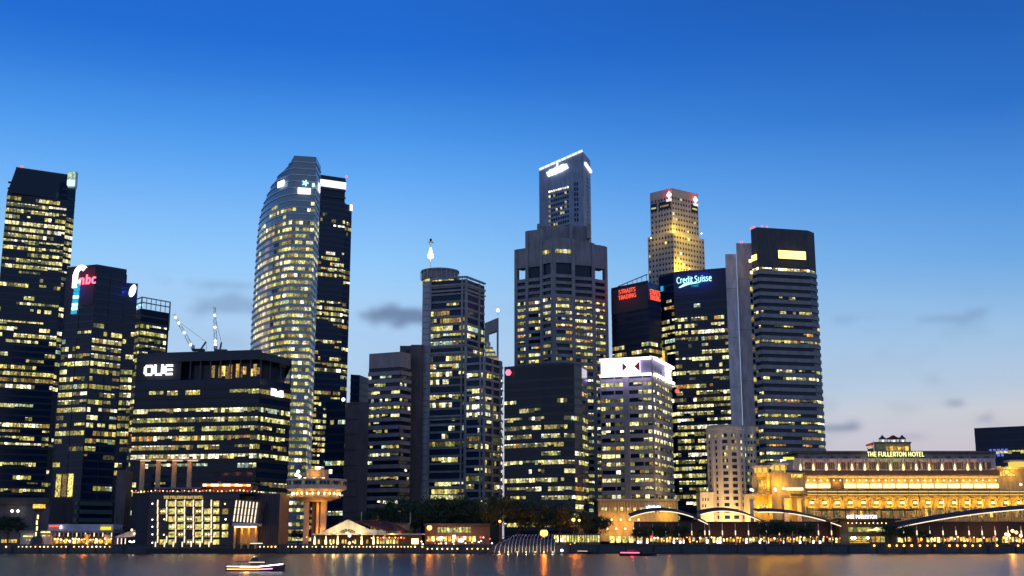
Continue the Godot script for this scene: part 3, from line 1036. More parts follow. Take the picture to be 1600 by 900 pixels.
	for k in 6:
		var c := Vector3(at(719 + k * 3.6, 436, 655).x, h, -652 - k)
		bar(th, "roof_rail_post", c, c + Vector3.UP * (3.6 - k * 0.1), 0.25, M.pale)
	for k in 2:
		bar(th, "roof_rail", Vector3(at(718, 436, 655).x, h + 1.8 + k * 1.8, -652), Vector3(at(738, 436, 655).x, h + 1.6 + k * 1.7, -657), 0.25, M.pale)
	var mx := at(672.5, 415, 655)
	bar(th, "mast", Vector3(mx.x, h + 4, -655), Vector3(mx.x, hy(375, 655), -655), 0.5, M.metal)
	lathe(th, "mast_lamp", Vector3(mx.x, hy(404, 655), -655), [[0.3, 0], [1.5, 0.6], [1.7, 1.6], [0.9, 3.6], [0.35, 6.0], [0, 6.2]], M.lamp_white, 12)
	ball(th, "mast_lamp", Vector3(mx.x, hy(393, 655), -655), 0.7, M.lamp_white)
	lathe(th, "mast_dish", Vector3(mx.x, hy(382, 655), -655), [[0.2, 0], [1.6, 0.9], [1.6, 1.3], [0, 1.3]], M.white, 12)
	box(th, "mast_head", Vector3(mx.x, hy(375, 655), -655), Vector3(1.2, 1.2, 1.2), M.dark)
	lamp_light(th, Vector3(mx.x, hy(400, 655), -651.5), Color(1, 0.95, 0.85), 8.0, 0.5)
	# raking glazed wedge on the right
	var wz := -655.0
	var wa := at(757, 600, -wz)
	var px2 := func(x: float, yy: float) -> Vector2:
		var q := at(x, yy, -wz)
		return Vector2(q.x - wa.x, q.y - wa.y)
	slab(th, "rake_fin", PackedVector2Array([px2.call(757, 505), px2.call(779, 496), px2.call(779, 516), px2.call(764, 521), px2.call(764, 540), px2.call(757, 540)]), wa, Vector3.RIGHT, Vector3.BACK, 5.0, M.mid_grey)
	rect(th, "rake_post", 776, 516, 779, 566, 655, 4, M.grey)
	var steps := [[757, 534, 766], [757, 542, 770], [757, 549, 774], [757, 556, 779]]
	for k in steps.size():
		rect(th, "rake_terrace", 757, steps[k][1], steps[k][2], steps[k][1] + 3, 652 - k, 8, M.pale)
		rect(th, "terrace_window", 758, steps[k][1] + 3.2, steps[k][2] - 0.5, steps[k][1] + 6.8, 652.4 - k, 6, WIN[[7, 0, 2, 3][k]])
	var tip := at(778, 493, 656)
	bar(th, "rake_mast", tip, tip + Vector3.UP * 2.4, 0.3, M.metal)
	ball(th, "rake_lamp", tip + Vector3.UP * 2.9, 0.8, M.lamp_white)
	close(th)

	# low dark rounded block
	p = roof_line(560, [[788, 577], [845, 572], [880, 570], [897, 571], [909, 574], [917, 579]])
	h = p[0].y
	th = thing("office_building", "black glass block with a rounded right corner and red emblem", "building", base_of(p))
	mass(th, "glass_body", p, QUAY, h, 34, M.teal_glass)
	sp = {"fh": 4.0, "bw": 2.1, "mat": M.dark_band, "band": 0.34, "proud": 0.08, "lit": "", "pal": [4, 5, 5, 1, 1, 0.6, 1.2, 5], "run": 0.82, "tall": 0.72}
	var rows := "00111110457342335363443302354"
	for k in 5:
		sp.lit = rows if k != 3 else "0021102145733"
		sp.off = 0.01 * (k % 2)
		facade(th, p[k], p[k + 1], QUAY + 6, h - 3, sp)
		rail(th, p[k], p[k + 1], h + 0.5 + 0.01 * (k % 2), M.dark_band)
	slab(th, "sign_emblem", PackedVector2Array([Vector2(-1.4, 0), Vector2(-0.7, 1.3), Vector2(0.8, 1.3), Vector2(1.5, 0), Vector2(0.8, -1.3), Vector2(-0.7, -1.3)]), at(794, 582, 556), Vector3.RIGHT, Vector3.BACK, 0.4, M.sign_pink)
	close(th)

	# stepped concrete tower in front, slab tower behind it
	var ds := 880.0
	th = thing("slab_tower", "tallest grey slab tower with sloping roof edged in white light", "tower", Vector3(at(880, 400, ds).x, QUAY, -ds))
	var pa := Vector3(at(842.5, 300, ds + 6).x, 0, -ds - 6)
	var pb := Vector3(at(911.5, 300, ds).x, 0, -ds)
	var pc := Vector3(at(923, 300, ds + 24).x, 0, -ds - 24)
	var ha := hy(267, ds + 6)
	var hb := hy(237, ds)
	var hd := hy(251, ds + 24)
	mass(th, "body", PackedVector3Array([pa, pb, pc]), QUAY, hb, 25, M.slab_grey, 0.0, [ha, hb, hd])
	var sd := side_of(pa, pb)
	var bs := Basis(sd[0], Vector3.UP, sd[1])
	for r in 9:
		for c in 9:
			var q := pa.lerp(pb, 0.235 + c * 0.052)
			var y := hy(294 + r * 7.6, ds) + (c - 4) * 0.38
			if r == 0 or rng.randf() < 0.12 or c == 0:
				window(bs, Vector3(q.x, y, q.z) + sd[1] * 0.05, Vector3(1.3, 1.8 if r > 0 else 1.3, 0.2), 4 if r == 0 else [0, 3, 1][rng.randi() % 3])
			else:
				box(th, "dark_window", Vector3(q.x, y, q.z), Vector3(1.3, 2.1, 0.2), M.black_glass, bs)
	for r in 8:
		for c in 2:
			var q := pa.lerp(pb, 0.81 + c * 0.055)
			box(th, "dark_window", Vector3(q.x, hy(287 + r * 8.0, ds), q.z), Vector3(1.2, 2.8, 0.2), M.black_glass, bs)
	var sr := side_of(pb, pc)
	for r in 14:
		var q := pb.lerp(pc, 0.62)
		box(th, "dark_window", Vector3(q.x, hy(278 + r * 6.4, ds + 12), q.z), Vector3(7.5, 2.2, 0.25), M.black_glass, Basis(sr[0], Vector3.UP, sr[1]))
	# white light along the sloping roof edge and the long rounded sign
	var e0: Vector3 = Vector3(pa.x, ha + 0.8, pa.z) + sd[1] * 0.4
	var e1: Vector3 = Vector3(pb.x, hb + 0.8, pb.z) + sd[1] * 0.4
	for k in 8:
		bar(th, "roof_light", e0.lerp(e1, k / 8.0 + 0.006), e0.lerp(e1, (k + 1) / 8.0 - 0.006), 1.5, glow(Color(0.9, 0.94, 1.0), 1.1))
	var sl: Vector3 = (e1 - e0).normalized()
	var g0: Vector3 = Vector3(pa.lerp(pb, 0.42).x, hy(264, ds), pa.lerp(pb, 0.42).z) + sd[1] * 0.7
	for k in 7:
		var q: Vector3 = g0 + sl * ((k - 3) * 2.35) + Vector3.UP * (0.25 if k % 2 else -0.1)
		box(th, "sign_light_panel", q, Vector3(2.45, 4.6 if k in [1, 2, 3, 4, 5] else 3.6, 0.5), M.sign_white, Basis(sl, sd[1].cross(sl), sd[1]))
	bar(th, "sign_bracket", g0, g0 + Vector3.UP * 5.5, 1.4, glow(Color(0.9, 0.94, 1.0), 1.3))
	bar(th, "roof_light", Vector3(pb.lerp(pc, 0.15).x, hy(253, ds), pb.lerp(pc, 0.15).z) + sr[1] * 0.5, Vector3(pb.lerp(pc, 0.95).x, hy(267, ds + 20), pb.lerp(pc, 0.95).z) + sr[1] * 0.5, 2.2, glow(Color(0.9, 0.94, 1.0), 1.2))
	lamp_light(th, g0 + sd[1] * 4.0, Color(0.75, 0.82, 1.0), 4.0, 2.0)
	close(th)

	stepped_tower()

	# red sign building
	p = roof_line(720, [[955, 453], [1012, 441], [1032, 446]])
	h = p[0].y
	th = thing("office_tower", "dark tower with two red lit signs, left of the blue sign tower", "tower", base_of(p))
	mass(th, "glass_body", p, QUAY, h, 34, M.blue_glass)
	sp = {"fh": 4.1, "bw": 2.5, "mat": M.dark_band, "band": 0.34, "proud": 0.12, "lit": "000000344012545023402340223", "pal": [4, 5, 2, 1, 2, 0.6, 0.6, 3], "run": 0.72}
	facade(th, p[0], p[1], QUAY, h - 2, sp)
	sp.off = 0.012
	facade(th, p[1], p[2], QUAY, h - 2, sp)
	rail(th, p[0], p[1], h + 0.5, M.dark_band)
	for k in 7:
		var c := p[0].lerp(p[1], 0.2 + k * 0.13)
		bar(th, "roof_post", Vector3(c.x, h, c.z - 1), Vector3(c.x, h + 1.5 + k * 0.55, c.z - 1), 0.3, M.mid_grey)
	bar(th, "roof_screen", Vector3(p[0].lerp(p[1], 0.2).x, h + 1.4, p[0].lerp(p[1], 0.2).z - 1), Vector3(p[1].x, h + 5.0, p[1].z - 1), 0.5, M.mid_grey)
	var sa := side_of(p[0], p[1])
	var ca := p[0].lerp(p[1], 0.46)
	var matte := mat(Color(0.06, 0.06, 0.07), 0.9)
	box(th, "sign_glow_backing", (p[0] + p[1]) / 2 * Vector3(1, 0, 1) + Vector3.UP * (h - 8.0) + sa[1] * 0.2, Vector3(sa[2] - 0.4, 15.0, 0.4), matte, Basis(sa[0], Vector3.UP, sa[1]))  # added matte sheet that catches the red glow of the letters
	letters(th, "STRAITS", Vector3(ca.x, hy(455.6, 712), ca.z) + sa[1] * 0.7, 13.6, 2.5, sa[0], sa[1], M.sign_red)
	letters(th, "TRADING", Vector3(ca.x, hy(464.6, 712), ca.z) + sa[1] * 0.7, 14.2, 2.5, sa[0], sa[1], M.sign_red)
	lamp_light(th, Vector3(ca.x, hy(460, 712), ca.z) + sa[1] * 4.5, Color(1, 0.06, 0.03), 9.0, 0.6)
	var sb := side_of(p[1], p[2])
	var cb := p[1].lerp(p[2], 0.48)
	letters(th, "STRAITS", Vector3(cb.x, hy(459, 705), cb.z) + sb[1] * 0.7, 10.0, 3.0, sb[0], sb[1], M.sign_red)
	letters(th, "TRADING", Vector3(cb.x, hy(467.5, 705), cb.z) + sb[1] * 0.7, 10.0, 3.0, sb[0], sb[1], M.sign_red)
	close(th)

func stepped_tower():
	var d := 700.0
	var th := thing("stepped_tower", "stepped grey concrete tower with corner openings in front of the tallest slab", "tower", Vector3(at(876, 846, d).x, QUAY, -d))
	# corners of the stepped plan, left to right: view x near the top, distance; then height by view y
	var g := func(x: float, dd: float) -> Vector3:
		var q := at(x, 400, dd)
		return Vector3(q.x, 0, q.z)
	var rows_l := "00034533312432123453424441355545554555"
	var rows_r := "00055545664433455345334555566555655666"
	var wings := [
		[g.call(807, 716), g.call(824, 712), hy(390, 716), rows_l],
		[g.call(824, 712), g.call(847, 708), hy(361, 712), rows_l],
		[g.call(847, 704), g.call(864, 698), hy(377, 704), rows_l],
		[g.call(864, 698), g.call(895, 701), hy(371, 698), rows_r],
		[g.call(895, 705), g.call(926, 709), hy(377, 705), rows_r],
		[g.call(926, 712), g.call(945.5, 717), hy(383, 714), rows_r]]
	var yo := hy(424, d)
	for i in wings.size():
		var w: Array = wings[i]
		var a: Vector3 = w[0]
		var b: Vector3 = w[1]
		var h: float = w[2]
		var s := side_of(a, b)
		var bs := Basis(s[0], Vector3.UP, s[1])
		var mid := (a + b) / 2 * Vector3(1, 0, 1)
		mass(th, "bay_body", PackedVector3Array([a, b]), QUAY, yo - 4.0, 22 - i * 0.5, M.black_glass, 0.5)
		if not i in [0, 5]:
			mass(th, "bay_body", PackedVector3Array([a, b]), yo - 4.0, h - 11.0, 20 - i * 0.5, M.black_glass, 0.8)
		facade(th, a, b, QUAY + 12, yo - 4, {"fh": 3.95, "bw": 2.9, "mat": M.mid_grey, "band": 0.46, "proud": 0.8, "off": 0.012 * (i % 2), "lit": w[3], "pal": [4, 4, 2, 2, 2, 1.2, 0.6, 2], "run": 0.55, "tall": 0.8})
		# solid head above the open storey
		box(th, "head_wall", mid + Vector3.UP * ((h + yo + 5.0) / 2) - s[1] * 3.0, Vector3(s[2], h - yo - 5.0, 7.0), M.mid_grey, bs)
		box(th, "sill_beam", mid + Vector3.UP * (yo - 3.0 + 0.01 * i) - s[1] * 3.0, Vector3(s[2], 2.0, 7.6), M.mid_grey, bs)
		for e in [a, b]:
			box(th, "corner_pier", Vector3(e.x, (h + QUAY) / 2 - 0.2 - 0.05 * i, e.z) - s[1] * 0.4, Vector3(1.9, h - QUAY, 2.8), M.mid_grey, bs)
		if i in [2, 3]:
			for k in 4:
				window(bs, a.lerp(b, 0.2 + 0.2 * k) + Vector3.UP * hy(393 + (0.5 if i == 2 else 0.0), d) + s[1] * 0.6, Vector3(s[2] * 0.17, 2.2, 0.2), [0, 1, 4, 0][k] if i == 3 else [7, 0, 3, 7][k])
	# blocks behind that close the steps
	mass(th, "upper_block", PackedVector3Array([g.call(841, 722), g.call(921, 722)]), yo - 6, hy(353, 722), 20, M.mid_grey)
	mass(th, "upper_shoulder", PackedVector3Array([g.call(824, 724), g.call(841, 724)]), yo + 3, hy(361, 724), 14, M.mid_grey)
	box(th, "shoulder_slot", g.call(831, 711) + Vector3.UP * hy(378, 711), Vector3(1.4, 4.0, 0.4), mat(Color(0.3, 0.4, 0.5), 0.3))
	for k in 3:
		box(th, "parapet_fin", g.call([842, 892, 920][k], 719) + Vector3.UP * (hy(362, 719)), Vector3(2.0, 9.0, 4.0), M.mid_grey)
	close(th)

func towers_right():
	# octagonal granite tower, floodlit
	var d := 940.0
	var th := thing("granite_tower", "cream granite tower of stacked octagons with small windows and red roof signs", "tower", Vector3(at(1056, 500, d).x, QUAY, -d))
	var tiers := [
		[[[1015.5, 305], [1027, 300], [1049, 293.5], [1078, 297], [1090, 301]], QUAY + 120.0, hy(293.5, d), 293.5],
		[[[1012, 374], [1028, 368], [1052, 363], [1082, 366], [1100, 369]], QUAY, hy(363, d - 6), 363.0]]
	for t in 2:
		var tr: Array = tiers[t]
		var pts := PackedVector3Array()
		var h: float = tr[2]
		for c in tr[0]:
			var dd: float = (d - 6 * t) + absf(c[0] - 1050.0) * 0.45
			var q := at(c[0], 420, dd)
			q.x = at(c[0], c[1], dd).x
			pts.append(Vector3(q.x, 0, q.z))
		mass(th, "tier", pts, tr[1], h, 34, M.granite)
		for k in 4:
			var s := side_of(pts[k], pts[k + 1])
			var bs := Basis(s[0], Vector3.UP, s[1])
			var n: int = maxi(2, roundi(s[2] / 3.0))
			var y0 := hy(366, d) if t == 0 else QUAY + 130.0
			var y := h - (8.0 if t == 0 else 3.0)
			var row := 0
			while y > y0:
				for i in n:
					var c := pts[k].lerp(pts[k + 1], (i + 0.5) / n)
					var lit := rng.randf() < (0.35 if k < 2 and row > 8 else 0.05)
					if lit:
						window(bs, Vector3(c.x, y, c.z) + s[1] * 0.05, Vector3(1.4, 1.9, 0.2), [0, 1, 4][rng.randi() % 3])
					elif (t == 1 and row < 16) or (t == 0 and row < 14):
						box(th, "dark_window", Vector3(c.x, y, c.z), Vector3(1.35, 1.8, 0.2), M.black_glass, bs)
				y -= 4.3
				row += 1
			if t == 0 and k in [0, 1, 3]:
				var c := (pts[k] + pts[k + 1]) / 2 * Vector3(1, 0, 1)
				box(th, "loggia", c + Vector3.UP * hy(318, d) - s[1] * 0.2, Vector3(s[2] * 0.8, 6.5, 1.0), M.black_glass, bs)
				box(th, "loggia_window", c + Vector3.UP * hy(319, d) + s[1] * 0.4, Vector3(s[2] * 0.6, 1.3, 0.3), WIN[3 if k == 1 else 0], bs)
		if t == 0:
			for sgn in [[1044.5, 1, 0.86], [1085, 3, 0.6]]:
				var s := side_of(pts[sgn[1]], pts[sgn[1] + 1])
				var c: Vector3 = pts[sgn[1]].lerp(pts[sgn[1] + 1], sgn[2]) + Vector3.UP * hy(304, d) + s[1] * 1.0
				var em := PackedVector2Array()
				for k in 24:
					var a := TAU * k / 24.0
					var r := 2.5 + 0.45 * cos(a * 4)
					em.append(Vector2(cos(a) * r * 0.85, sin(a) * r))
				slab(th, "sign_emblem", em, c, s[0], s[1], 0.5, glow(Color(1.0, 0.72, 0.72), 2.0))
				letters(th, "UOB", c + Vector3.DOWN * 4.2, 5.0, 2.2, s[0], s[1], glow(Color(1.0, 0.75, 0.75), 2.0))
				lamp_light(th, c + s[1] * 3.0 + Vector3.UP * 1.0, Color(1, 0.05, 0.04), 9.0, 0.6)
	# yellow floodlights on the setback and below
	for fl in [[1054, 361, -4.0, 45.0], [1096, 365, -4.0, 40.0], [1017, 372, -4.0, 14.0], [1075, 362, -5.0, 26.0], [1062, 418, -8.0, 30.0], [1077, 420, -9.0, 110.0]]:
		var c := at(fl[0], fl[1], d - 1 + fl[2])
		ball(th, "flood_lamp", c, 0.5, M.lamp_warm)
		lamp_light(th, c + Vector3(0, 0.9, 0.0), Color(1.0, 0.82, 0.2), fl[3] * 1.5, 0.5)
	close(th)

	# black tower with the blue sign
	var p := roof_line(720, [[1029, 434], [1052, 428], [1134, 421]])
	var h := p[0].y
	th = thing("office_tower", "black glass tower with a glowing blue white sign under its roof", "tower", base_of(p))
	mass(th, "glass_body", p, QUAY, h, 36, M.black_glass)
	var sp := {"fh": 4.0, "bw": 2.6, "mat": M.dark_band, "band": 0.34, "proud": 0.12, "lit": "0022424325302434355225024554334032320", "pal": [4, 5, 3, 1.5, 2, 0.8, 0.6, 3], "run": 0.72}
	facade(th, p[0], p[1], QUAY, h - 3, sp)
	sp.off = 0.012
	sp.lit = "0001023443432443434556443444354433422"
	facade(th, p[1], p[2], QUAY, h - 3, sp)
	rail(th, p[0], p[1], h + 0.5, M.dark_band)
	rail(th, p[1], p[2], h + 0.51, M.dark_band)
	var s := side_of(p[1], p[2])
	var c := p[1].lerp(p[2], 0.40)
	box(th, "sign_glow_backing", (p[1] + p[2]) / 2 * Vector3(1, 0, 1) + Vector3.UP * (h - 7.0) + s[1] * 0.2, Vector3(s[2] - 0.4, 13.6, 0.4), mat(Color(0.06, 0.06, 0.07), 0.9), Basis(s[0], Vector3.UP, s[1]))  # added dull panel, there to make the blue light visible behind the letters
	letters(th, "Credit Suisse", Vector3(c.x, hy(434, 700), c.z) + s[1] * 0.8, 21.0, 4.0, s[0], s[1], M.sign_aqua)
	letters(th, "Trust", Vector3(c.x + 0.4, hy(444, 700), c.z) + s[1] * 0.8, 4.4, 1.7, s[0], s[1], M.sign_cyan)
	var sail := PackedVector2Array([Vector2(-9.5, -4.4), Vector2(-8.6, -4.5), Vector2(-3, -2.9), Vector2(4, -2.3), Vector2(-2, -2.0), Vector2(-6, -2.2)])
	slab(th, "sign_swoosh", sail, Vector3(c.x, hy(434, 700), c.z) + s[1] * 0.8, s[0], s[1], 0.4, M.sign_aqua)
	lamp_light(th, Vector3(c.x - 6, hy(434, 700), c.z) + s[1] * 5.0, Color(0.02, 0.22, 1.0), 16.0, 0.6)
	lamp_light(th, Vector3(c.x + 6, hy(434, 700), c.z) + s[1] * 5.0, Color(0.02, 0.22, 1.0), 16.0, 0.6)
	var s3 := side_of(p[0], p[1])
	box(th, "sign_light_panel", p[0].lerp(p[1], 0.15) * Vector3(1, 0, 1) + Vector3.UP * hy(442, 700) + s3[1] * 0.6, Vector3(5.0, 3.0, 0.4), M.sign_cyan, Basis(s3[0], Vector3.UP, s3[1]))
	ball(th, "warning_lamp", at(1058, 611, 690), 1.2, M.lamp_red)
	close(th)

	# grey block with the white crown sign
	p = roof_line(615, [[938, 563], [1018, 559], [1048, 575]])
	h = p[0].y
	th = thing("office_building", "grey office block crowned by a band of dazzling white light", "building", base_of(p))
	mass(th, "body", p, QUAY, h, 30, M.black_glass, 0.3)
	sp = {"fh": 3.95, "bw": 3.1, "mat": M.grey, "band": 0.5, "proud": 0.5, "lit": "00445436444553333344343332330", "pal": [4, 5, 2, 1, 3, 0.5, 0.2, 3], "run": 0.5, "tall": 0.9, "pier": 0.5, "pier_proud": 0.45, "every": 2, "pier_mat": M.mid_grey}
	var hy0 := hy(786, 615)
	facade(th, p[0], p[1], hy0, h - 4, sp)
	sp.off = 0.012
	sp.bw = 2.6
	sp.lit = "0444455555444444444443333"
	facade(th, p[1], p[2], hy0, h - 4, sp)
	var mid := p[0].lerp(p[1], 0.5)
	s = side_of(p[0], p[1])
	s3 = side_of(p[1], p[2])
	box(th, "blank_shaft", mid * Vector3(1, 0, 1) + Vector3.UP * (h / 2 + 6) + s[1] * 0.5, Vector3(3.0, h - 24, 0.8), M.mid_grey, Basis(s[0], Vector3.UP, s[1]))
	mass(th, "sign_glow_backing", p, h - 8.6, h + 0.4, 28, mat(Color(0.30, 0.28, 0.38), 0.6), -0.7)
	var wl := glow(Color(0.95, 0.88, 1.0), 2.6)
	var cs := part(th, "crown_sign")
	for q in [[p[0], p[1], s], [p[1], p[2], s3]]:
		for yy in [h - 8.4, h - 0.2]:
			for k in 4:
				var a: Vector3 = q[0].lerp(q[1], k / 4.0) * Vector3(1, 0, 1) + Vector3.UP * yy + q[2][1] * 1.5
				var b: Vector3 = q[0].lerp(q[1], (k + 1) / 4.0) * Vector3(1, 0, 1) + Vector3.UP * yy + q[2][1] * 1.5
				bar(cs, "crown_light", a, b, 1.2, wl)
	for k in 3:
		var a := p[0].lerp(p[1], 0.02 + k * 0.135)
		box(th, "sign_light_panel", a * Vector3(1, 0, 1) + Vector3.UP * (h - 4.3) + s[1] * 1.2 + s[0] * 2.0, Vector3(3.6, 6.8, 0.5), wl, Basis(s[0], Vector3.UP, s[1]))
	letters(cs, "HSBC", p[0].lerp(p[1], 0.24) * Vector3(1, 0, 1) + Vector3.UP * (h - 4.3) + s[1] * 1.8, 11.0, 5.4, s[0], s[1], M.sign_white)
	# hexagonal emblem: white field, red side triangles
	var ec: Vector3 = p[0].lerp(p[1], 0.62) * Vector3(1, 0, 1) + Vector3.UP * (h - 4.3) + s[1] * 1.6
	box(cs, "sign_light_panel", ec, Vector3(9.0, 6.6, 0.4), wl, Basis(s[0], Vector3.UP, s[1]))
	for k in [-1.0, 1.0]:
		slab(th, "sign_emblem", PackedVector2Array([Vector2(k * 4.4, -2.6), Vector2(k * 4.4, 2.6), Vector2(k * 1.6, 0)]) if k > 0 else PackedVector2Array([Vector2(-4.4, 2.2), Vector2(-4.4, -2.2), Vector2(-2.2, 0)]), ec + s[1] * 0.5, s[0], s[1], 0.2, mat(Color(0.45, 0.05, 0.05), 0.6))
	var rc: Vector3 = p[1].lerp(p[2], 0.72) * Vector3(1, 0, 1) + Vector3.UP * (h - 4.3) + s3[1] * 1.5
	letters(cs, "HSBC", rc, 14.0, 5.2, s3[0], s3[1], M.sign_white)
	for k in 3:
		lamp_light(th, p[0].lerp(p[1], 0.15 + 0.33 * k) * Vector3(1, 0, 1) + Vector3.UP * (h - 11) + s[1] * 5.0, Color(0.78, 0.68, 1.0), 6.0, 1.0)
	for k in 2:
		box(th, "roof_flue", Vector3(at(1034 + k * 4.0, 560, 640).x, hy(562, 630), -632), Vector3(1.2, 10, 1.2), WIN[8] if k == 0 else M.brown)
	# banking hall podium
	rect(th, "podium", 935, 782, 1060, 846, 560, 30, M.stone)
	for k in 26:
		rect(th, "podium_fin", 938 + k * 4.65, 784, 939.2 + k * 4.65, 802, 559.3, 0.6, M.cream)
	rect(th, "podium_cornice", 933, 779.5, 1062, 782, 558, 30, M.cream)
	for k in 22:
		if not k in [2, 3, 5, 9, 11]:
			rect(th, "podium_window", 940 + k * 5.0, 793, 943.2 + k * 5.0, 797.5, 559.2, 0.5, WIN[[0, 1, 9, 3][k % 4]])
	for k in 7:
		rect(th, "sign_light_panel", 1010 + k * 3.3, 791 - (k % 2), 1012.6 + k * 3.3, 796, 558.4, 0.3, M.sign_white)
	for k in 9:
		var q := at(942 + k * 7.0, 812 + (k % 2) * 14, 557)
		ball(th, "wall_lamp", q, 0.45, M.lamp_warm)
		lamp_light(th, q + Vector3(0, 0, 1.6), Color(1, 0.68, 0.2), 5.0, 0.3)
	for k in 4:
		rect(th, "entrance_window", 953 + k * 10.0, 838, 960 + k * 10.0, 848, 558, 0.6, WIN[[9, 1, 0, 1][k]])
	lamp_light(th, at(1042, 806, 555), Color(1, 0.75, 0.2), 22.0, 0.5)
	close(th)

	# grey banded tower with the yellow signs and its two pale shafts
	p = roof_line(668, [[1173, 359], [1182.5, 355], [1262, 360], [1272, 364]])
	h = p[0].y
	th = thing("office_tower", "grey banded tower with a yellow lit sign and pale twin shafts beside it", "tower", base_of(p))
	var dd := 668.0
	mass(th, "body", p, QUAY, h, 32, M.black_glass, 0.5)
	mass(th, "top_wall", p, hy(420, dd), h + 0.03, 26, mat(Color(0.085, 0.08, 0.085), 0.7, 0.0, 0.04))
	sp = {"fh": 4.05, "bw": 2.5, "mat": M.mid_grey, "band": 0.52, "proud": 0.5, "lit": "400010301240202301420333344443333344344", "pal": [4, 5, 3, 1.5, 2, 0.8, 0.8, 3], "run": 0.75, "tall": 0.75}
	for k in 3:
		sp.off = 0.012 * (k % 2)
		facade(th, p[k], p[k + 1], QUAY, hy(420, dd), sp)
	s = side_of(p[1], p[2])
	c = p[1].lerp(p[2], 0.655)
	rectangle_sign(th, Vector3(c.x, hy(399.5, dd), c.z) + s[1] * 0.7, s, 16.6, 4.6)
	s3 = side_of(p[0], p[1])
	rectangle_sign(th, Vector3(p[0].lerp(p[1], 0.55).x, hy(405, dd), p[0].lerp(p[1], 0.55).z) + s3[1] * 0.7, s3, s3[2] * 0.8, 3.2)
	for k in 6:
		var q := p[0].lerp(p[1], k / 5.0) if k < 4 else p[1].lerp(p[2], (k - 3) * 0.1)
		ball(th, "warning_lamp", Vector3(q.x, h + 0.7, q.z), 0.4, M.lamp_red)
	for sh in [[1133, 1150, 397, 672, 0], [1150, 1174, 380, 676, 1]]:
		var a := Vector3(at(sh[0], sh[2], sh[3]).x, 0, -sh[3])
		var b := Vector3(at(sh[1], sh[2], sh[3]).x, 0, -sh[3])
		var hh := hy(sh[2], sh[3])
		mass(th, "shaft", PackedVector3Array([a, b]), QUAY, hh, 24 - sh[4], M.mauve)
		for k in 5:
			box(th, "shaft_joint", (a + b) / 2 * Vector3(1, 0, 1) + Vector3(0, QUAY + hh * (0.18 + 0.17 * k), 0.05), Vector3(b.x - a.x - 0.3, 0.2, 0.3), M.mid_grey)
		if sh[4] == 1:
			for k in 34:
				var q := Vector3(at(1171.2, sh[2], sh[3]).x, hy(424, sh[3]) - k * 3.45, -sh[3] + 0.1)
				box(th, "shaft_window" if k % 5 == 1 else "shaft_slot", q, Vector3(1.5, 2.3, 0.3), WIN[[0, 7, 3][k % 3]] if k % 5 in [1, 3] else M.black_glass)
			ball(th, "warning_lamp", Vector3(at(1160, 380, 674).x, hh + 0.6, -676), 0.6, M.lamp_red)
	box(th, "corner_lamp", Vector3(p[0].x - 1.2, hy(408, dd), p[0].z + 0.6), Vector3(1.2, 1.6, 0.6), M.lamp_warm)
	box(th, "corner_lamp", Vector3(p[0].x - 0.8, hy(426, dd), p[0].z + 0.6), Vector3(1.2, 1.6, 0.6), M.lamp_warm)
	close(th)

	# cream stone bank with the rounded front
	th = thing("stone_building", "cream stone building with a rounded tower front, beside the golden hotel", "building", Vector3(at(1142, 846, 600).x, QUAY, -600))
	var cx := at(1138, 700, 600)
	var r := (at(1168, 700, 600).x - at(1107.5, 700, 600).x) / 2
	var ht := hy(664, 600)
	lathe(th, "round_front", Vector3(cx.x, 0, -606), [[r, QUAY], [r, ht - 2.4], [r * 1.03, ht - 2.2], [r * 1.03, ht - 1.0], [r * 0.98, ht - 0.9], [r * 0.98, ht], [0, ht]], M.cream, 40)
	rect(th, "rear_block", 1160, 665.5, 1183, 846, 607, 14, M.cream)
	rect(th, "low_wing", 1095, 771, 1116, 846, 599, 12, M.cream)
	rect(th, "low_wing_parapet", 1094, 769, 1117, 771.5, 598.6, 12, M.cream)
	for row in 16:
		var yy := hy(681 + row * 9.8, 600)
		for k in 6:
			for j in [-1, 0, 1]:
				var an: float = PI / 2 + (k - 2.5) * 0.47 + j * 0.085
				if absi(j) == 1 and k in [0, 5]:
					continue
				if k in [1, 4] and j != 0:
					continue
				var lit := rng.randf() < (0.3 if row < 4 else 0.07)
				var q := Vector3(cx.x + cos(an) * r, yy, -606 + sin(an) * r)
				if lit:
					window(Basis(Vector3.UP, PI / 2 - an), q, Vector3(0.85, 1.6, 0.25), [0, 1, 3][rng.randi() % 3])
				else:
					box(th, "dark_window", q, Vector3(0.85, 1.7, 0.2), M.black_glass, Basis(Vector3.UP, PI / 2 - an))
		for k in 3:
			var xx := 1168.5 + k * 4.6
			if rng.randf() < 0.25:
				rect(th, "lit_window", xx, 679 + row * 9.8, xx + 2.6, 684 + row * 9.8, 606.8, 0.4, WIN[[2, 0, 7][k]])
			else:
				rect(th, "dark_window", xx, 679 + row * 9.8, xx + 2.6, 684 + row * 9.8, 606.9, 0.4, M.black_glass)
	for k in 7:
		var an := PI / 2 + (k - 3) * 0.47
		box(th, "pilaster", Vector3(cx.x + cos(an) * r, (QUAY + ht) / 2 - 3, -606 + sin(an) * r), Vector3(0.9, ht - QUAY - 8, 0.5), M.cream, Basis(Vector3.UP, PI / 2 - an))
	for k in 4:
		var q := at([1110, 1128, 1150, 1164][k], 838, 582)
		box(th, "flood_lamp", q, Vector3(0.8, 0.4, 0.5), M.lamp_warm)
		lamp_light(th, q + Vector3(0, 0.8, 0.3), Color(1, 0.80, 0.52), 130.0, 0.4)
	for k in 5:
		rect(th, "dark_window", 1097.5 + 4.0 * (k % 3), 778 + 10 * (k / 3), 1099.3 + 4.0 * (k % 3), 783 + 10 * (k / 3), 598.9, 0.3, M.black_glass)
	close(th)

	# glass block at the far right
	p = roof_line(760, [[1522, 669], [1610, 665]])
	th = thing("office_building", "low blue black glass block with blue lights beyond the golden hotel", "building", base_of(p))
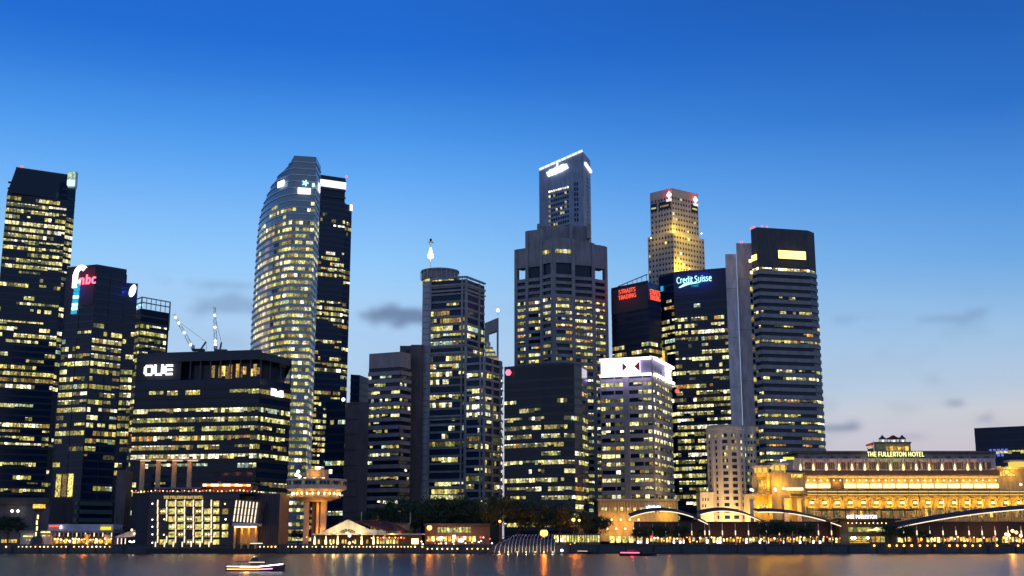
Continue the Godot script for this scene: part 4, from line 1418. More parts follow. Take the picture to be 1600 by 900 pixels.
	mass(th, "glass_body", p, QUAY, p[0].y, 40, M.blue_glass)
	sp = {"fh": 4.6, "bw": 3.0, "mat": M.dark_band, "band": 0.4, "proud": 0.2, "lit": "0070566544433", "pal": [4, 4, 2, 2, 2, 1, 1.5, 3], "run": 0.85, "tall": 0.7}
	facade(th, p[0], p[1], QUAY, p[0].y, sp)
	for k in 9:
		var q := at(1553 + (k % 5) * 5.2, 703 + (k / 5) * 7.5, 748)
		q.z = p[0].lerp(p[1], (1553.0 + (k % 5) * 5.2 - 1522.0) / 88.0).z + 0.6
		box(th, "blue_light", q, Vector3(1.5, 1.6, 0.4), M.sign_blue)
	close(th)

func rectangle_sign(th: Node3D, c: Vector3, s: Array, w: float, h: float):
	box(th, "sign_light_panel", c, Vector3(w, h, 0.5), M.sign_yellow, Basis(s[0], Vector3.UP, s[1]))
	box(th, "sign_frame", c - s[1] * 0.3, Vector3(w + 0.6, h + 0.6, 0.4), M.dark, Basis(s[0], Vector3.UP, s[1]))
	lamp_light(th, c + s[1] * 4.0, Color(1, 0.75, 0.15), 2.0, 1.5)

func waterfront_left():
	# brown block behind the customs house
	var th := thing("low_building", "low brown blank building at the left edge behind the watch tower", "building", Vector3(at(35, 846, 540).x, QUAY, -540))
	rect(th, "body", -60, 780, 76, 853, 540, 30, M.brown)
	rect(th, "parapet", -62, 777.5, 77, 788, 539, 31, mat(Color(0.14, 0.10, 0.07), 0.8, 0.0, 0.05))
	for k in 2:
		ball(th, "wall_lamp", at(19 + k * 9, 798.5, 537), 0.55, M.lamp_white)
	for k in 5:
		rect(th, "shop_window", 2 + k * 5.0, 843, 5.5 + k * 5.0, 848, 538.5, 0.4, WIN[[0, 8, 3][k % 3]])

	# low waterfront restaurant hall with lit verandah
	th = thing("low_building", "long low waterfront hall with lit verandah beside the watch tower", "building", Vector3(at(130, 846, 468).x, QUAY, -468))
	rect(th, "rear_block", 74, 819, 176, 852, 490, 12, M.mauve)
	rect(th, "roof_slab", 80, 829.5, 177, 832.5, 470, 14, M.mid_grey)
	rect(th, "canopy", 84, 838.5, 178, 840.5, 464, 12, M.slate)
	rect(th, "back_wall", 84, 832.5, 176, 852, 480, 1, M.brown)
	rect(th, "west_wing", 32, 833, 80, 852, 474, 12, M.mauve)
	rect(th, "west_roof", 30, 829, 82, 833, 473, 14, M.mid_grey)
	for k in 5:
		rect(th, "west_window", [36, 61, 66, 74, 41][k], [837, 830.5, 836, 836, 843][k], [52, 78, 71, 78, 47][k], [838.6, 832.5, 838, 838, 845][k], 472.4, 0.4, WIN[[9, 9, 1, 0, 1][k]])
	for k in 14:
		rect(th, "verandah_post", 85 + k * 6.8, 832.5, 86 + k * 6.8, 838.5, 466, 0.5, M.strip_warm if k % 2 else M.white)
	for k in 13:
		rect(th, "verandah_window", 86 + k * 6.9, 842 + (k % 2), 90.5 + k * 6.9, 849, 478.8, 0.5, WIN[[8, 5, 8, 3, 9][k % 5]])
	for k in 20:
		var q := at(86 + k * 4.6, 841.5 + rng.randf_range(0, 4.5), 466 + rng.randf() * 6)
		ball(th, "verandah_lamp", q, rng.randf_range(0.2, 0.4), [M.lamp_warm, M.lamp_amber, M.lamp_white][k % 3])
	for k in 3:
		lamp_light(th, at(100 + k * 30, 845, 470), Color(1, 0.5, 0.16), 6.0, 0.5)
	for k in 2:
		var q := at(136 + k * 31, 846, 463)
		lathe(th, "column", Vector3(q.x, QUAY, q.z), [[0.9, 0], [0.45, 1.0], [0.45, 2.2], [1.6, 4.0], [0, 4.0]], M.cream, 12)
		lamp_light(th, q + Vector3(0, -0.4, 1.6), Color(1, 0.6, 0.2), 3.0, 0.3)
	rect(th, "yellow_sign", 157, 823, 173, 828, 489, 0.5, glow(Color(1.0, 0.85, 0.03), 1.0))
	for k in 5:
		rect(th, "red_sign", 77 + k * 3.0, 821, 79.2 + k * 3.0, 823.4, 489, 0.5, M.sign_red)
	rect(th, "white_sign", 93.5, 821.5, 96, 826, 489, 0.5, M.sign_white)
	# open awning and blue lights to its right
	th = thing("awning", "pale tent awning with blue lights between the low hall and the hotel", "awning", Vector3(at(208, 846, 466).x, QUAY, -466))
	slab(th, "fabric", PackedVector2Array([Vector2(-7, 3.2), Vector2(4.5, 7.0), Vector2(5.0, 6.6), Vector2(4.5, 3.6), Vector2(-6.6, 2.6)]), Vector3(at(208, 846, 466).x, QUAY, -466), Vector3.RIGHT, Vector3.BACK, 8.0, M.white)
	for k in 3:
		rect(th, "post", 183 + k * 6.0, 841, 184 + k * 6.0, 850, 464, 0.4, M.strip_warm)
	for k in 6:
		ball(th, "blue_lamp", at(203 + k * 3.2, 846 + (k % 2), 464), 0.35, M.lamp_blue if k % 2 else M.lamp_white)
	for k in 4:
		ball(th, "lamp", at(206 + k * 4.0, 828 + (k % 2) * 6, 463), 0.4, M.lamp_warm)
	lamp_light(th, at(212, 838, 461), Color(1, 0.62, 0.25), 4.0, 0.4)

	# watch tower
	th = thing("watch_tower", "slim customs watch tower with an amber lit lookout cabin", "tower", Vector3(at(58, 846, 462).x, QUAY, -462))
	var b := at(57.5, 846, 462)
	var px := 462.0 / F
	lathe(th, "shaft", Vector3(b.x, QUAY, b.z), [[2.6, 0], [2.2, 2.2], [1.2, 3.4], [0.95, 8.0], [0.95, 12.0], [1.6, 12.6], [0, 12.6]], M.slate, 16)
	lathe(th, "cabin", Vector3(b.x, QUAY, b.z), [[1.6, 12.6], [2.1, 13.0], [2.3, 15.4], [2.7, 15.5], [2.7, 16.0], [0, 16.4]], M.slate, 16)
	for k in 9:
		var an := PI * (0.05 + 0.9 * k / 8.0)
		box(th, "cabin_window", Vector3(b.x + cos(an) * 2.2, QUAY + 14.2, b.z + sin(an) * 2.2), Vector3(0.75, 1.5, 0.15), WIN[8], Basis(Vector3.UP, PI / 2 - an))
	for k in 4:
		box(th, "stair_light", Vector3(b.x - 0.1 + (k % 2) * 0.2, QUAY + 4.0 + k * 2.1, b.z + 1.1), Vector3(0.5, 1.5, 0.3), M.strip_cream)

	bay_hotel()

	# round lookout restaurant on columns
	th = thing("lookout_tower", "round lookout restaurant raised on columns with golden lit underside", "tower", Vector3(at(492, 846, 478).x, QUAY, -478))
	b = at(492, 846, 484)
	px = 478.0 / F
	var Y := func(py: float) -> float: return hy(py, 478)
	var R := 47.0 * px
	lathe(th, "upper_deck", Vector3(b.x, 0, b.z), [[R * 0.8, Y.call(768)], [R * 0.86, Y.call(766.5)], [R * 0.99, Y.call(764)], [R, Y.call(759)], [R * 0.97, Y.call(757.5)], [R * 0.97, Y.call(751)], [R * 1.0, Y.call(750.5)], [R * 0.99, Y.call(748)], [0, Y.call(747.5)]], M.granite, 48)
	lathe(th, "lower_deck", Vector3(b.x, 0, b.z), [[10.0 * px, Y.call(783)], [20 * px, Y.call(782.5)], [R * 0.80, Y.call(777.5)], [R * 0.81, Y.call(775.5)], [R * 0.74, Y.call(775.4)], [R * 0.74, Y.call(768.2)], [0, Y.call(768.1)]], M.granite, 48)
	lathe(th, "roof_drum", Vector3(b.x, 0, b.z), [[18.6 * px, Y.call(748)], [18.6 * px, Y.call(745)], [18.2 * px, Y.call(744.8)], [18.2 * px, Y.call(733.5)], [18.8 * px, Y.call(733)], [0, Y.call(732.6)]], M.stone, 40)
	for k in 26:
		var an := PI * (0.02 + 0.96 * k / 25.0)
		var v := Vector3(cos(an), 0, sin(an))
		box(th, "deck_window" if k % 4 == 3 else "deck_pane", Vector3(b.x, Y.call(754.5), b.z) + v * R * 0.985, Vector3(1.1, 1.35, 0.15), WIN[7] if k % 4 == 3 else M.black_glass, Basis(Vector3.UP, PI / 2 - an))
	for k in 13:
		var an := PI * (0.04 + 0.92 * k / 12.0)
		var q := Vector3(b.x + cos(an) * R * 0.80, Y.call(770.5), b.z + sin(an) * R * 0.80)
		lathe(th, "under_lamp", q, [[0.15, -0.7], [0.38, 0.0], [0, 0.5]], M.lamp_warm, 8)
		box(th, "gallery_window", Vector3(b.x + cos(an + 0.12) * R * 0.745, Y.call(772.5), b.z + sin(an + 0.12) * R * 0.745), Vector3(1.2, 0.9, 0.15), WIN[[8, 3, 5][k % 3]], Basis(Vector3.UP, PI / 2 - an - 0.12))
	for k in 5:
		var an := PI * (0.14 + 0.72 * k / 4.0)
		lamp_light(th, Vector3(b.x + cos(an) * R * 0.9, Y.call(771.5), b.z + sin(an) * R * 0.9 + 0.4), Color(1, 0.64, 0.14), 2.2, 0.4)
	for k in 3:
		lamp_light(th, Vector3(b.x + (k - 1) * 3.6, Y.call(746.8), b.z + 8.0), Color(1, 0.66, 0.14), 5.5, 0.4)
		box(th, "drum_lamp", Vector3(b.x + (k - 1) * 3.6, Y.call(747.0), b.z + 7.0), Vector3(1.0, 0.25, 0.3), M.lamp_warm)
	for c in [[-14.5, 7.5], [3.5, 4.0], [12.5, 9.0]]:
		box(th, "column", Vector3(b.x + c[0] * px, (QUAY + Y.call(782)) / 2, b.z), Vector3(c[1] * px, Y.call(782) - QUAY, 2.0), M.granite)
	box(th, "column", Vector3(b.x, (QUAY + Y.call(782)) / 2, b.z - 2.0), Vector3(14 * px, Y.call(782) - QUAY, 1.5), M.brown)
	lamp_light(th, Vector3(b.x + 2.4, QUAY + 4, b.z + 3.6), Color(1, 0.62, 0.14), 14.0, 0.5)
	box(th, "flood_lamp", Vector3(b.x + 2.4, QUAY + 3.4, b.z + 3.6), Vector3(0.6, 0.3, 0.6), M.lamp_warm)
	lamp_light(th, Vector3(b.x + 1.4, QUAY + 14, b.z + 3.6), Color(1, 0.62, 0.14), 6.0, 0.5)
	for k in 3:
		ball(th, "white_lamp", at([463, 468, 466][k], [742, 744.5, 737][k], 474), 0.6, M.lamp_white)
	rect(th, "roof_light", 493, 729, 500, 732.5, 480, 0.6, M.lamp_white)

func bay_hotel():
	var d := 455.0
	var th := thing("bay_hotel", "dark glass waterfront hotel with vertical white light strips, standing over the water", "hotel", Vector3(at(300, 865, d).x, 0, -d))
	var g := mat(Color(0.018, 0.02, 0.035), 0.25)
	rect(th, "body", 231, 771.5, 372, 866, d, 24, g)
	rect(th, "side_return", 212, 776, 231, 866, d + 4, 18, M.black_glass)
	rect(th, "stone_wing", 398, 771, 436, 851, d + 6, 20, M.brown)
	rect(th, "roof_deck", 226, 768.5, 400, 771.5, d - 0.5, 24, M.slate)
	rect(th, "water_plinth", 228, 857, 430, 867, d - 1.4, 8, M.dark)
	# six rows of rooms; letters mark lit rooms
	var rows := [".aaba.c.", "dac.dace", ".bcdacg.", ".cadahhg", ".ad.bdhh", "ba.dcag."]
	for r in 6:
		var y0 := 783.0 + r * 12.05 - 1.2
		rect(th, "floor_slab", 231, y0 - 1.7, 372, y0 - 0.9, d - 0.25, 0.6, M.dark)
		for c in 8:
			var x0 := 249.5 + c * 13.9
			var ch: String = rows[r][c]
			if ch == ".":
				if rng.randf() < 0.35:
					ball(th, "room_lamp", at(x0 + 4 + rng.randf() * 4, y0 + 5.5, d + 0.1), 0.3, M.lamp_white if rng.randf() < 0.4 else M.lamp_warm)
				continue
			var k: int = {"a": 0, "b": 8, "c": 2, "d": 3, "e": 3, "g": 9, "h": 1}[ch]
			rect(th, "room_window", x0, y0 + 1.2, x0 + 4.4, y0 + 9.4, d - 0.15, 0.4, WIN[k])
			rect(th, "room_window", x0 + 4.8, y0 + 0.8, x0 + 9.4, y0 + 9.4, d - 0.15, 0.4, WIN[0 if k != 3 else 3])
			if ch in ["d", "c"]:
				ball(th, "room_lamp", at(x0 + 3, y0 + 5, d - 0.4), 0.3, M.lamp_warm)
				ball(th, "room_lamp", at(x0 + 7, y0 + 5, d - 0.4), 0.3, M.lamp_warm)
	for c in 7:
		var x0 := 245.4 + c * 13.95
		for r in 6:
			var y0 := 781.0 + r * 11.3
			if c == 1 and r in [3, 4]:
				continue
			rect(th, "light_strip", x0, y0, x0 + 1.5, y0 + 10.4, d - 0.7, 0.35, M.strip_warm)
			rect(th, "light_holder", x0 - 0.3, y0, x0 + 1.8, y0 + 11.2, d - 0.3, 0.4, M.dark)
		rect(th, "light_strip", x0 - 3.4, 846.5, x0 - 2.0, 854.5, d - 1.6, 0.35, M.strip_warm)
	letters(th, "THE FULLERTON BAY HOTEL", at(286.5, 777, d - 0.6), 60.5 * d / F, 1.0, Vector3.RIGHT, Vector3.BACK, M.sign_gold, "Droid Serif")
	for k in 5:
		ball(th, "wall_lamp", at(238, [787, 812, 823, 835, 848][k], d - 0.3), 0.22, M.lamp_white)
	# leaning glazed entrance with slanted light strips
	var e := at(382, 800, d - 3)
	var P := func(x: float, y: float) -> Vector2:
		var q := at(x, y, d - 3)
		return Vector2(q.x - e.x, q.y - e.y)
	slab(th, "entrance_hood", PackedVector2Array([P.call(369, 780), P.call(408, 783), P.call(402, 820), P.call(361, 817)]), e, Vector3.RIGHT, Vector3.BACK, 8.0, mat(Color(0.05, 0.045, 0.06), 0.35))
	rect(th, "hood_soffit", 363, 817.2, 402, 822, d - 3.2, 8, M.mauve)
	for c in 7:
		for r in 3:
			var t0 := r / 3.0 + 0.01
			var t1 := (r + 1) / 3.0 - 0.02
			var top := at(369.5 + c * 5.4, 781.5 + c * 0.5, d - 3.5)
			var bot := at(364.8 + c * 5.4, 815.5 + c * 0.3, d - 3.5)
			bar(th, "light_strip", top.lerp(bot, t0), top.lerp(bot, t1), 0.36, M.strip_warm)
	rect(th, "lobby_back", 362, 822, 402, 858, d + 4, 1, M.stone)
	for k in 4:
		rect(th, "lobby_column", 365 + k * 11.0, 822, 367.6 + k * 11.0, 858, d - 1.0, 0.8, M.stone)
	for k in 3:
		rect(th, "lobby_light", 366 + k * 12.0, 822.3, 376 + k * 12.0, 824.3, d - 1.5, 0.8, M.lamp_warm)
		lamp_light(th, at(371 + k * 12.0, 827, d - 2.0), Color(1, 0.62, 0.12), 4.2, 0.5)
	rect(th, "jetty_light", 391, 848.4, 410, 849.6, d - 3, 0.3, M.strip_warm)
	for k in 10:
		rect(th, "stone_joint", 400 + k * 3.8, 773, 400.6 + k * 3.8, 851, d + 5.8, 0.3, M.dark)
	# roof terrace with the orange lit bar
	rect(th, "roof_bar", 314, 757, 394, 769, d + 8, 10, M.brown)
	rect(th, "bar_canopy", 312, 753.6, 396, 755.6, d + 3, 14, M.slate)
	for k in 12:
		rect(th, "bar_light", 317 + k * 6.2, 756.2 + (0.8 if k > 8 else 0.0), 322.6 + k * 6.2, 759.6, d + 4, 0.5, M.strip_orange if k % 3 == 1 else M.lamp_warm)
	for k in 3:
		lamp_light(th, at(328 + k * 26, 762, d + 3.0), Color(1, 0.3, 0.06), 5.0, 0.5)
	rect(th, "roof_canopy", 240, 761.5, 332, 764.5, d + 8, 8, mat(Color(0.16, 0.13, 0.2), 0.6))
	for k in 34:
		ball(th, "terrace_lamp", at(206 + k * 5.8 + rng.randf() * 3, 767.0 + rng.randf_range(-1.0, 1.2), d + 1), rng.randf_range(0.12, 0.3), [M.lamp_amber, M.lamp_red, M.lamp_warm][k % 3])

func waterfront_middle():
	# gabled pier building
	var d := 462.0
	var th := thing("pier_building", "white gabled pier building with red roof and a fan window", "building", Vector3(at(570, 850, d).x, QUAY, -d))
	var e := at(551, 830, d)
	var P := func(x: float, y: float) -> Vector2:
		var q := at(x, y, d)
		return Vector2(q.x - e.x, q.y - e.y)
	slab(th, "gable", PackedVector2Array([P.call(501, 833), P.call(501, 829.5), P.call(508, 828.8), P.call(543.5, 811.8), P.call(578, 827.2), P.call(602, 829.5), P.call(602, 833)]), e, Vector3.RIGHT, Vector3.BACK, 1.2, M.white)
	for k in 6:
		var a0 := PI * k / 6.0 + 0.05
		var a1 := PI * (k + 1) / 6.0 - 0.05
		var c: Vector2 = P.call(543, 832.4)
		slab(th, "fan_pane", PackedVector2Array([c + Vector2(cos(a0) * 1.0, sin(a0) * 0.5), c + Vector2(cos(a0) * 3.0, sin(a0) * 1.4), c + Vector2(cos(a1) * 3.0, sin(a1) * 1.4), c + Vector2(cos(a1) * 1.0, sin(a1) * 0.5)]), e + Vector3(0, 0, 0.12), Vector3.RIGHT, Vector3.BACK, 0.2, mat(Color(0.05, 0.07, 0.05), 0.3))
	# tiled hip roof
	var st := start()
	var r0 := at(543.5, 812.5, d) + Vector3(0, 0, -1.3)
	var q0 := at(501, 829.5, d) + Vector3(0, 0, -1.3)
	var q1 := at(602, 829.5, d) + Vector3(0, 0, -1.3)
	var r1 := Vector3(at(606, 816, d + 26).x, r0.y, -d - 26)
	var q2 := Vector3(at(622, 830, d + 4).x, q1.y, -d - 4)
	var q3 := Vector3(q2.x + 3, q1.y, -d - 38)
	var q4 := Vector3(q0.x, q1.y, -d - 38)
	var o := -org(th)
	tri(st, o + r0, o + r1, o + q2, Vector3(0, 1, 1))
	tri(st, o + r0, o + q2, o + q1, Vector3(0, 1, 1))
	tri(st, o + r1, o + q2, o + q3, Vector3(1, 1, 0))
	tri(st, o + r0, o + r1, o + q4, Vector3(-1, 1, 0))
	tri(st, o + r0, o + q4, o + q0, Vector3(-1, 1, 0))
	put(th, "tiled_roof", done(st), Transform3D.IDENTITY, M.red_roof)
	for k in 11:
		var t := (k + 0.5) / 11.0
		bar(th, "tile_rib", r0.lerp(r1, t) + Vector3(0, 0.15, 0.1), q1.lerp(q2, t) + Vector3(0, 0.15, 0.1), 0.3, M.red_roof)
	rect(th, "eaves_wall", 602, 829.8, 621, 833, d + 3, 20, M.cream)
	for k in 7:
		rect(th, "eaves_opening", 604 + k * 2.4, 830.4, 605.4 + k * 2.4, 832.2, d + 2.9, 0.4, M.dark)
	rect(th, "rear_hall", 612, 817, 640, 834, d + 30, 12, M.stone)
	rect(th, "rear_roof", 610, 816, 636, 818, d + 29, 14, M.slate)
	rect(th, "canopy", 488, 833.6, 660, 835.4, d - 1.5, 14, M.white)
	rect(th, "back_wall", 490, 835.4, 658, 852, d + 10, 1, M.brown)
	for k in 6:
		rect(th, "post", [490.4, 508, 526.5, 564, 582.5, 600][k], 835.4, [492.6, 510, 528.6, 566, 584.6, 602][k], 851.6, d - 1.0, 0.5, M.white)
		if k < 5:
			var c := at([491.5, 509, 527.5, 565, 583.5][k], 848.5, d - 2.0)
			lathe(th, "post_lamp", c, [[0.35, -0.5], [0.42, 0.3], [0.15, 2.2], [0, 2.4]], M.lamp_warm, 8)
			lamp_light(th, c + Vector3(0, 0.4, 0.9), Color(1, 0.8, 0.45), 1.6, 0.3)
	lamp_light(th, at(522, 829, d - 4), Color(1, 0.86, 0.55), 9.0, 0.5)
	lamp_light(th, at(562, 829, d - 4), Color(1, 0.86, 0.55), 9.0, 0.5)
	lamp_light(th, at(542, 824, d - 5), Color(1, 0.86, 0.55), 6.0, 0.5)
	for k in 3:
		box(th, "gable_lamp", at([522, 562, 542][k], 832.8, d - 2.4), Vector3(0.8, 0.3, 0.3), M.lamp_warm)
	lamp_light(th, at(612, 834.4, d - 3.0), Color(1, 0.8, 0.35), 3.0, 0.4)
	ball(th, "globe_lamp", at(546, 837.0, d - 2), 0.5, M.lamp_white)
	ball(th, "globe_lamp", at(546, 848.5, d - 2), 0.5, M.lamp_warm)
	for k in 14:
		rect(th, "dining_window", [589, 594, 599, 604, 609, 614, 619, 515, 534, 553, 520, 539, 497, 572][k], 843, [592, 597.5, 602, 607.5, 611.5, 617, 622, 517, 537, 556, 522, 541, 499, 575][k], 849.5, d + 9.2, 0.4, WIN[[9, 8, 1, 9, 8, 9, 5][k % 7]])
	rect(th, "kiosk_window", 643, 841.5, 653.5, 850, d + 2, 0.6, M.lamp_warm)
	lamp_light(th, at(648, 845, d - 1.0), Color(1, 0.65, 0.25), 6.0, 0.4)
	for k in 10:
		ball(th, "red_lamp", at(590 + k * 4.6, 840 + (k % 2) * 0.8, d + 3), 0.28, M.lamp_red if k % 2 else M.lamp_amber)
	for k in 2:
		var f := at([564.5, 641][k], 814, d + 8)
		bar(th, "flagpole", Vector3(f.x, QUAY + 8, f.z), Vector3(f.x, hy([800, 801][k], d + 8), f.z), 0.2, M.white)

	# cafe pavilion under the trees
	th = thing("cafe", "low cafe with yellow green lit windows under the waterfront trees", "cafe", Vector3(at(720, 848, 482).x, QUAY, -482))
	rect(th, "body", 664, 821, 765, 853, 482, 10, M.brown)
	rect(th, "roof", 662, 818, 767, 821, 480, 14, M.slate)
	for k in 11:
		rect(th, "cafe_window", 684 + k * 4.8, 824, 687.8 + k * 4.8, 832, 481.6, 0.4, WIN[[2, 0, 2, 1][k % 4]])
	for k in 12:
		rect(th, "cafe_window", 668 + k * 6.4, 838, 672.6 + k * 6.4, 846, 481.6, 0.4, WIN[[8, 9, 5, 1, 8][k % 5]])
	for k in 4:
		rect(th, "white_sign", [684, 707, 716, 724][k], [839, 836, 842, 838][k], [694, 712, 724, 727][k], [842, 841, 847, 843][k], 479, 0.4, M.sign_white)
	for k in 3:
		lamp_light(th, at(685 + k * 24, 842, 474), Color(1, 0.62, 0.3), 7.0, 0.5)
	th = thing("cafe", "long glazed hall with yellow green windows right of the starburst lamp", "cafe", Vector3(at(900, 848, 490).x, QUAY, -490))
	rect(th, "body", 862, 834, 938, 853, 490, 8, M.slate)
	for k in 18:
		rect(th, "hall_window", 866 + k * 4.0, 836.5, 868.8 + k * 4.0, 847, 489.6, 0.4, WIN[[2, 1, 2, 0][k % 4] if k > 4 else 9])
	rect(th, "white_sign", 872, 841, 879, 846, 487, 0.4, M.sign_white)
	# ribbed glass shelter on the water's edge
	d = 452.0
	th = thing("ribbed_shelter", "arched shelter of slim white lit ribs at the water's edge", "shelter", Vector3(at(824, 865, d).x, 0, -d))
	for k in 17:
		var x := 777.0 + k * 5.6 - (2.2 * (2 - k) if k < 2 else 0.0)
		var hgt := 6.4 * minf(1.0, 0.55 + 0.13 * k)
		var base := at(x, 864, d)
		var pr := Vector3(base.x, 0.4, base.z)
		var rb := part(th, "rib")
		for j in 7:
			var a := PI / 2 * (j + 1) / 7.0
			var lean := (1.0 - k / 9.0) * 0.9
			var nx := Vector3(base.x + (1 - cos(a)) * (1.4 + lean), 0.4 + sin(a) * hgt, base.z - (1 - cos(a)) * 5.5)
			bar(rb, "rib_segment", pr, nx, 0.2, M.white)
			pr = nx
	for k in 3:
		bar(th, "purlin", Vector3(at(778, 850, d).x, 2.2 + k * 2.0, -d - 0.6 - k), Vector3(at(868, 850, d).x, 2.2 + k * 2.0, -d - 0.6 - k), 0.16, M.slate)
	rect(th, "deck", 774, 863.4, 880, 866, d - 0.8, 9, M.dark)
	for k in 7:
		var q := at(780 + k * 14.0, 864, d - 1.4)
		box(th, "deck_lamp", Vector3(q.x, 0.62, q.z), Vector3(0.5, 0.2, 0.3), M.lamp_warm)
		lamp_light(th, Vector3(q.x, 1.1, q.z + 0.4), Color(1, 0.88, 0.7), 1.5, 0.2)
	rect(th, "inner_wall", 784, 842, 868, 863, d + 8, 0.6, M.brown)
	for k in 12:
		ball(th, "red_lamp", at(822 + k * 4.0, 856 + (k % 3) * 1.5, d + 5), 0.3, M.lamp_red if k > 5 else M.lamp_amber)
	lamp_light(th, at(850, 858, d + 3), Color(1, 0.1, 0.04), 3.0, 0.5)
	ball(th, "white_lamp", at(878, 860, d), 0.45, M.lamp_white)

func hotel():
	var d := 560.0
	var th := thing("grand_hotel", "long golden floodlit classical hotel with colonnade and rooftop pavilion", "hotel", Vector3(at(1400, 846, d).x, QUAY, -d))
	# main body, attic and roof
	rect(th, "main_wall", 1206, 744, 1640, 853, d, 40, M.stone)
	rect(th, "attic_wall", 1240, 716, 1556, 745, d + 8, 26, M.pale)
	rect(th, "roof_ledge", 1228, 735, 1562, 742, d - 1.6, 10, M.brown)
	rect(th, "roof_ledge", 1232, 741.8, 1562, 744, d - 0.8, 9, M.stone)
	rect(th, "roof_wall", 1248, 708, 1556, 717, d + 11, 24, mat(Color(0.36, 0.32, 0.31), 0.8, 0.0, 0.05))
	rect(th, "roof", 1240, 704.5, 1556, 708, d + 9.5, 27, M.slate)
	# cornices
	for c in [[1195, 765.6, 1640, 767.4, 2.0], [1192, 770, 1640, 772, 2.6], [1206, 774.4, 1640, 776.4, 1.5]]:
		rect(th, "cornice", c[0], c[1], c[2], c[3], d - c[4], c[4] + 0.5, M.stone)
	for k in 20:
		var x := 1258.3 + k * 20.25
		if x > 1640:
			break
		# giant order: pier, pair of columns, capital
		for j in [-1.6, 1.6]:
			var b := at(x + j, 846, d - 1.6)
			var col := part(th, "column")
			lathe(col, "shaft", Vector3(b.x, 0, b.z), [[0.42, hy(813, d)], [0.42, hy(812, d)], [0.36, hy(811, d)], [0.31, hy(781.5, d)], [0, hy(781.4, d)]], M.stone, 10)
			lathe(col, "capital", Vector3(b.x, 0, b.z), [[0.31, hy(781.4, d)], [0.5, hy(779, d)], [0.5, hy(777, d)], [0, hy(777, d)]], M.stone, 10)
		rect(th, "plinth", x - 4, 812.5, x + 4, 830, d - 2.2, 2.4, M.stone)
		# bay between: window with lamp, spandrel, balustrade
		rect(th, "bay_window", x + 6.0, 781, x + 14.4, 790, d - 0.1, 0.3, WIN[3])
		rect(th, "bay_lamp", x + 7.2, 783.6, x + 13.2, 787.4, d - 0.5, 0.3, glow(Color(1.0, 0.78, 0.32), 2.4))
		rect(th, "bay_window", x + 5.0, 795, x + 9.2, 808, d - 0.1, 0.3, WIN[[7, 3, 7, 3, 8][k % 5]])
		rect(th, "bay_window", x + 10.6, 795, x + 15.0, 808, d - 0.1, 0.3, WIN[[3, 7, 3, 5, 7][k % 5]])
		rect(th, "spandrel", x + 4, 790.8, x + 16, 793.6, d - 0.7, 0.8, M.cream)
		lamp_light(th, at(x + 10.2, 786, d - 2.8), Color(1, 0.71, 0.06), 10.1, 0.3)
		if x > 1558:
			continue
		# attic strip windows and the row of small lamps under the ledge
		if not k in [2]:
			rect(th, "strip_window", x + 0.8, 756, x + 18.8, 762.6, d - 0.3, 0.4, M.strip_cream)
			rect(th, "strip_sill", x + 0.2, 762.6, x + 19.4, 764.0, d - 0.9, 1.0, M.stone)
		else:
			rect(th, "strip_panel", x + 0.8, 748, x + 18.8, 764, d - 0.5, 0.6, M.brown)
		for j in 2:
			ball(th, "ledge_lamp", at(x + 4 + j * 10.2, 750.5, d - 0.6), 0.3, M.lamp_warm)
		lamp_light(th, at(x + 10, 753.5, d - 2.4), Color(1, 0.71, 0.06), 6.0, 0.3)
		# loggia above: piers, uplights, recessed dark openings
		var ux := 1251.0 + k * 20.1
		if ux < 1556:
			rect(th, "loggia_pier", ux - 1.4, 716, ux + 1.4, 735, d + 7.2, 1.0, M.cream)
			lathe(th, "pier_lamp", at(ux, 733.6, d + 4.4), [[0.35, -0.4], [0.62, 0.1], [0.55, 0.7], [0.2, 2.4], [0, 2.7]], M.strip_cream, 8)
			lamp_light(th, at(ux, 731, d + 3.6), Color(1, 0.62, 0.16), 5.0, 0.3)
			rect(th, "loggia_lintel", ux + 3.4, 717.5, ux + 16.6, 721.5, d + 7.4, 0.8, M.pale)
			for j in 4:
				rect(th, "loggia_opening" if (k + j) % 5 else "loggia_window", ux + 4.0 + j * 3.2, 722.5, ux + 6.2 + j * 3.2, 733, d + 7.8, 0.4, M.brown if (k + j) % 5 else WIN[3])
			for j in 3:
				rect(th, "roof_vent", ux + 6.4 + j * 2.6, 713.4, ux + 8.2 + j * 2.6, 715.2, d + 10.8, 0.4, M.dark)
	# long light lines on the cornices
	for k in 24:
		var x := 1262.0 + k * 15.8
		if x < 1640:
			rect(th, "cornice_light", x, 767.8, x + 14.6, 768.7, d - 1.6, 0.3, M.strip_gold)
			rect(th, "cornice_light", x, 772.6, x + 14.6, 773.4, d - 2.0, 0.3, M.strip_gold)
			if x < 1556:
				rect(th, "cornice_light", x, 745.0, x + 14.6, 745.8, d - 0.7, 0.3, M.strip_gold)
	# left end pavilion
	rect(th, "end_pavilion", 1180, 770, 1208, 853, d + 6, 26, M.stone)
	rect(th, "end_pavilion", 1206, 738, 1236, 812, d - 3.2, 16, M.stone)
	rect(th, "end_pavilion", 1184, 742, 1204, 771, d + 9, 14, M.stone)
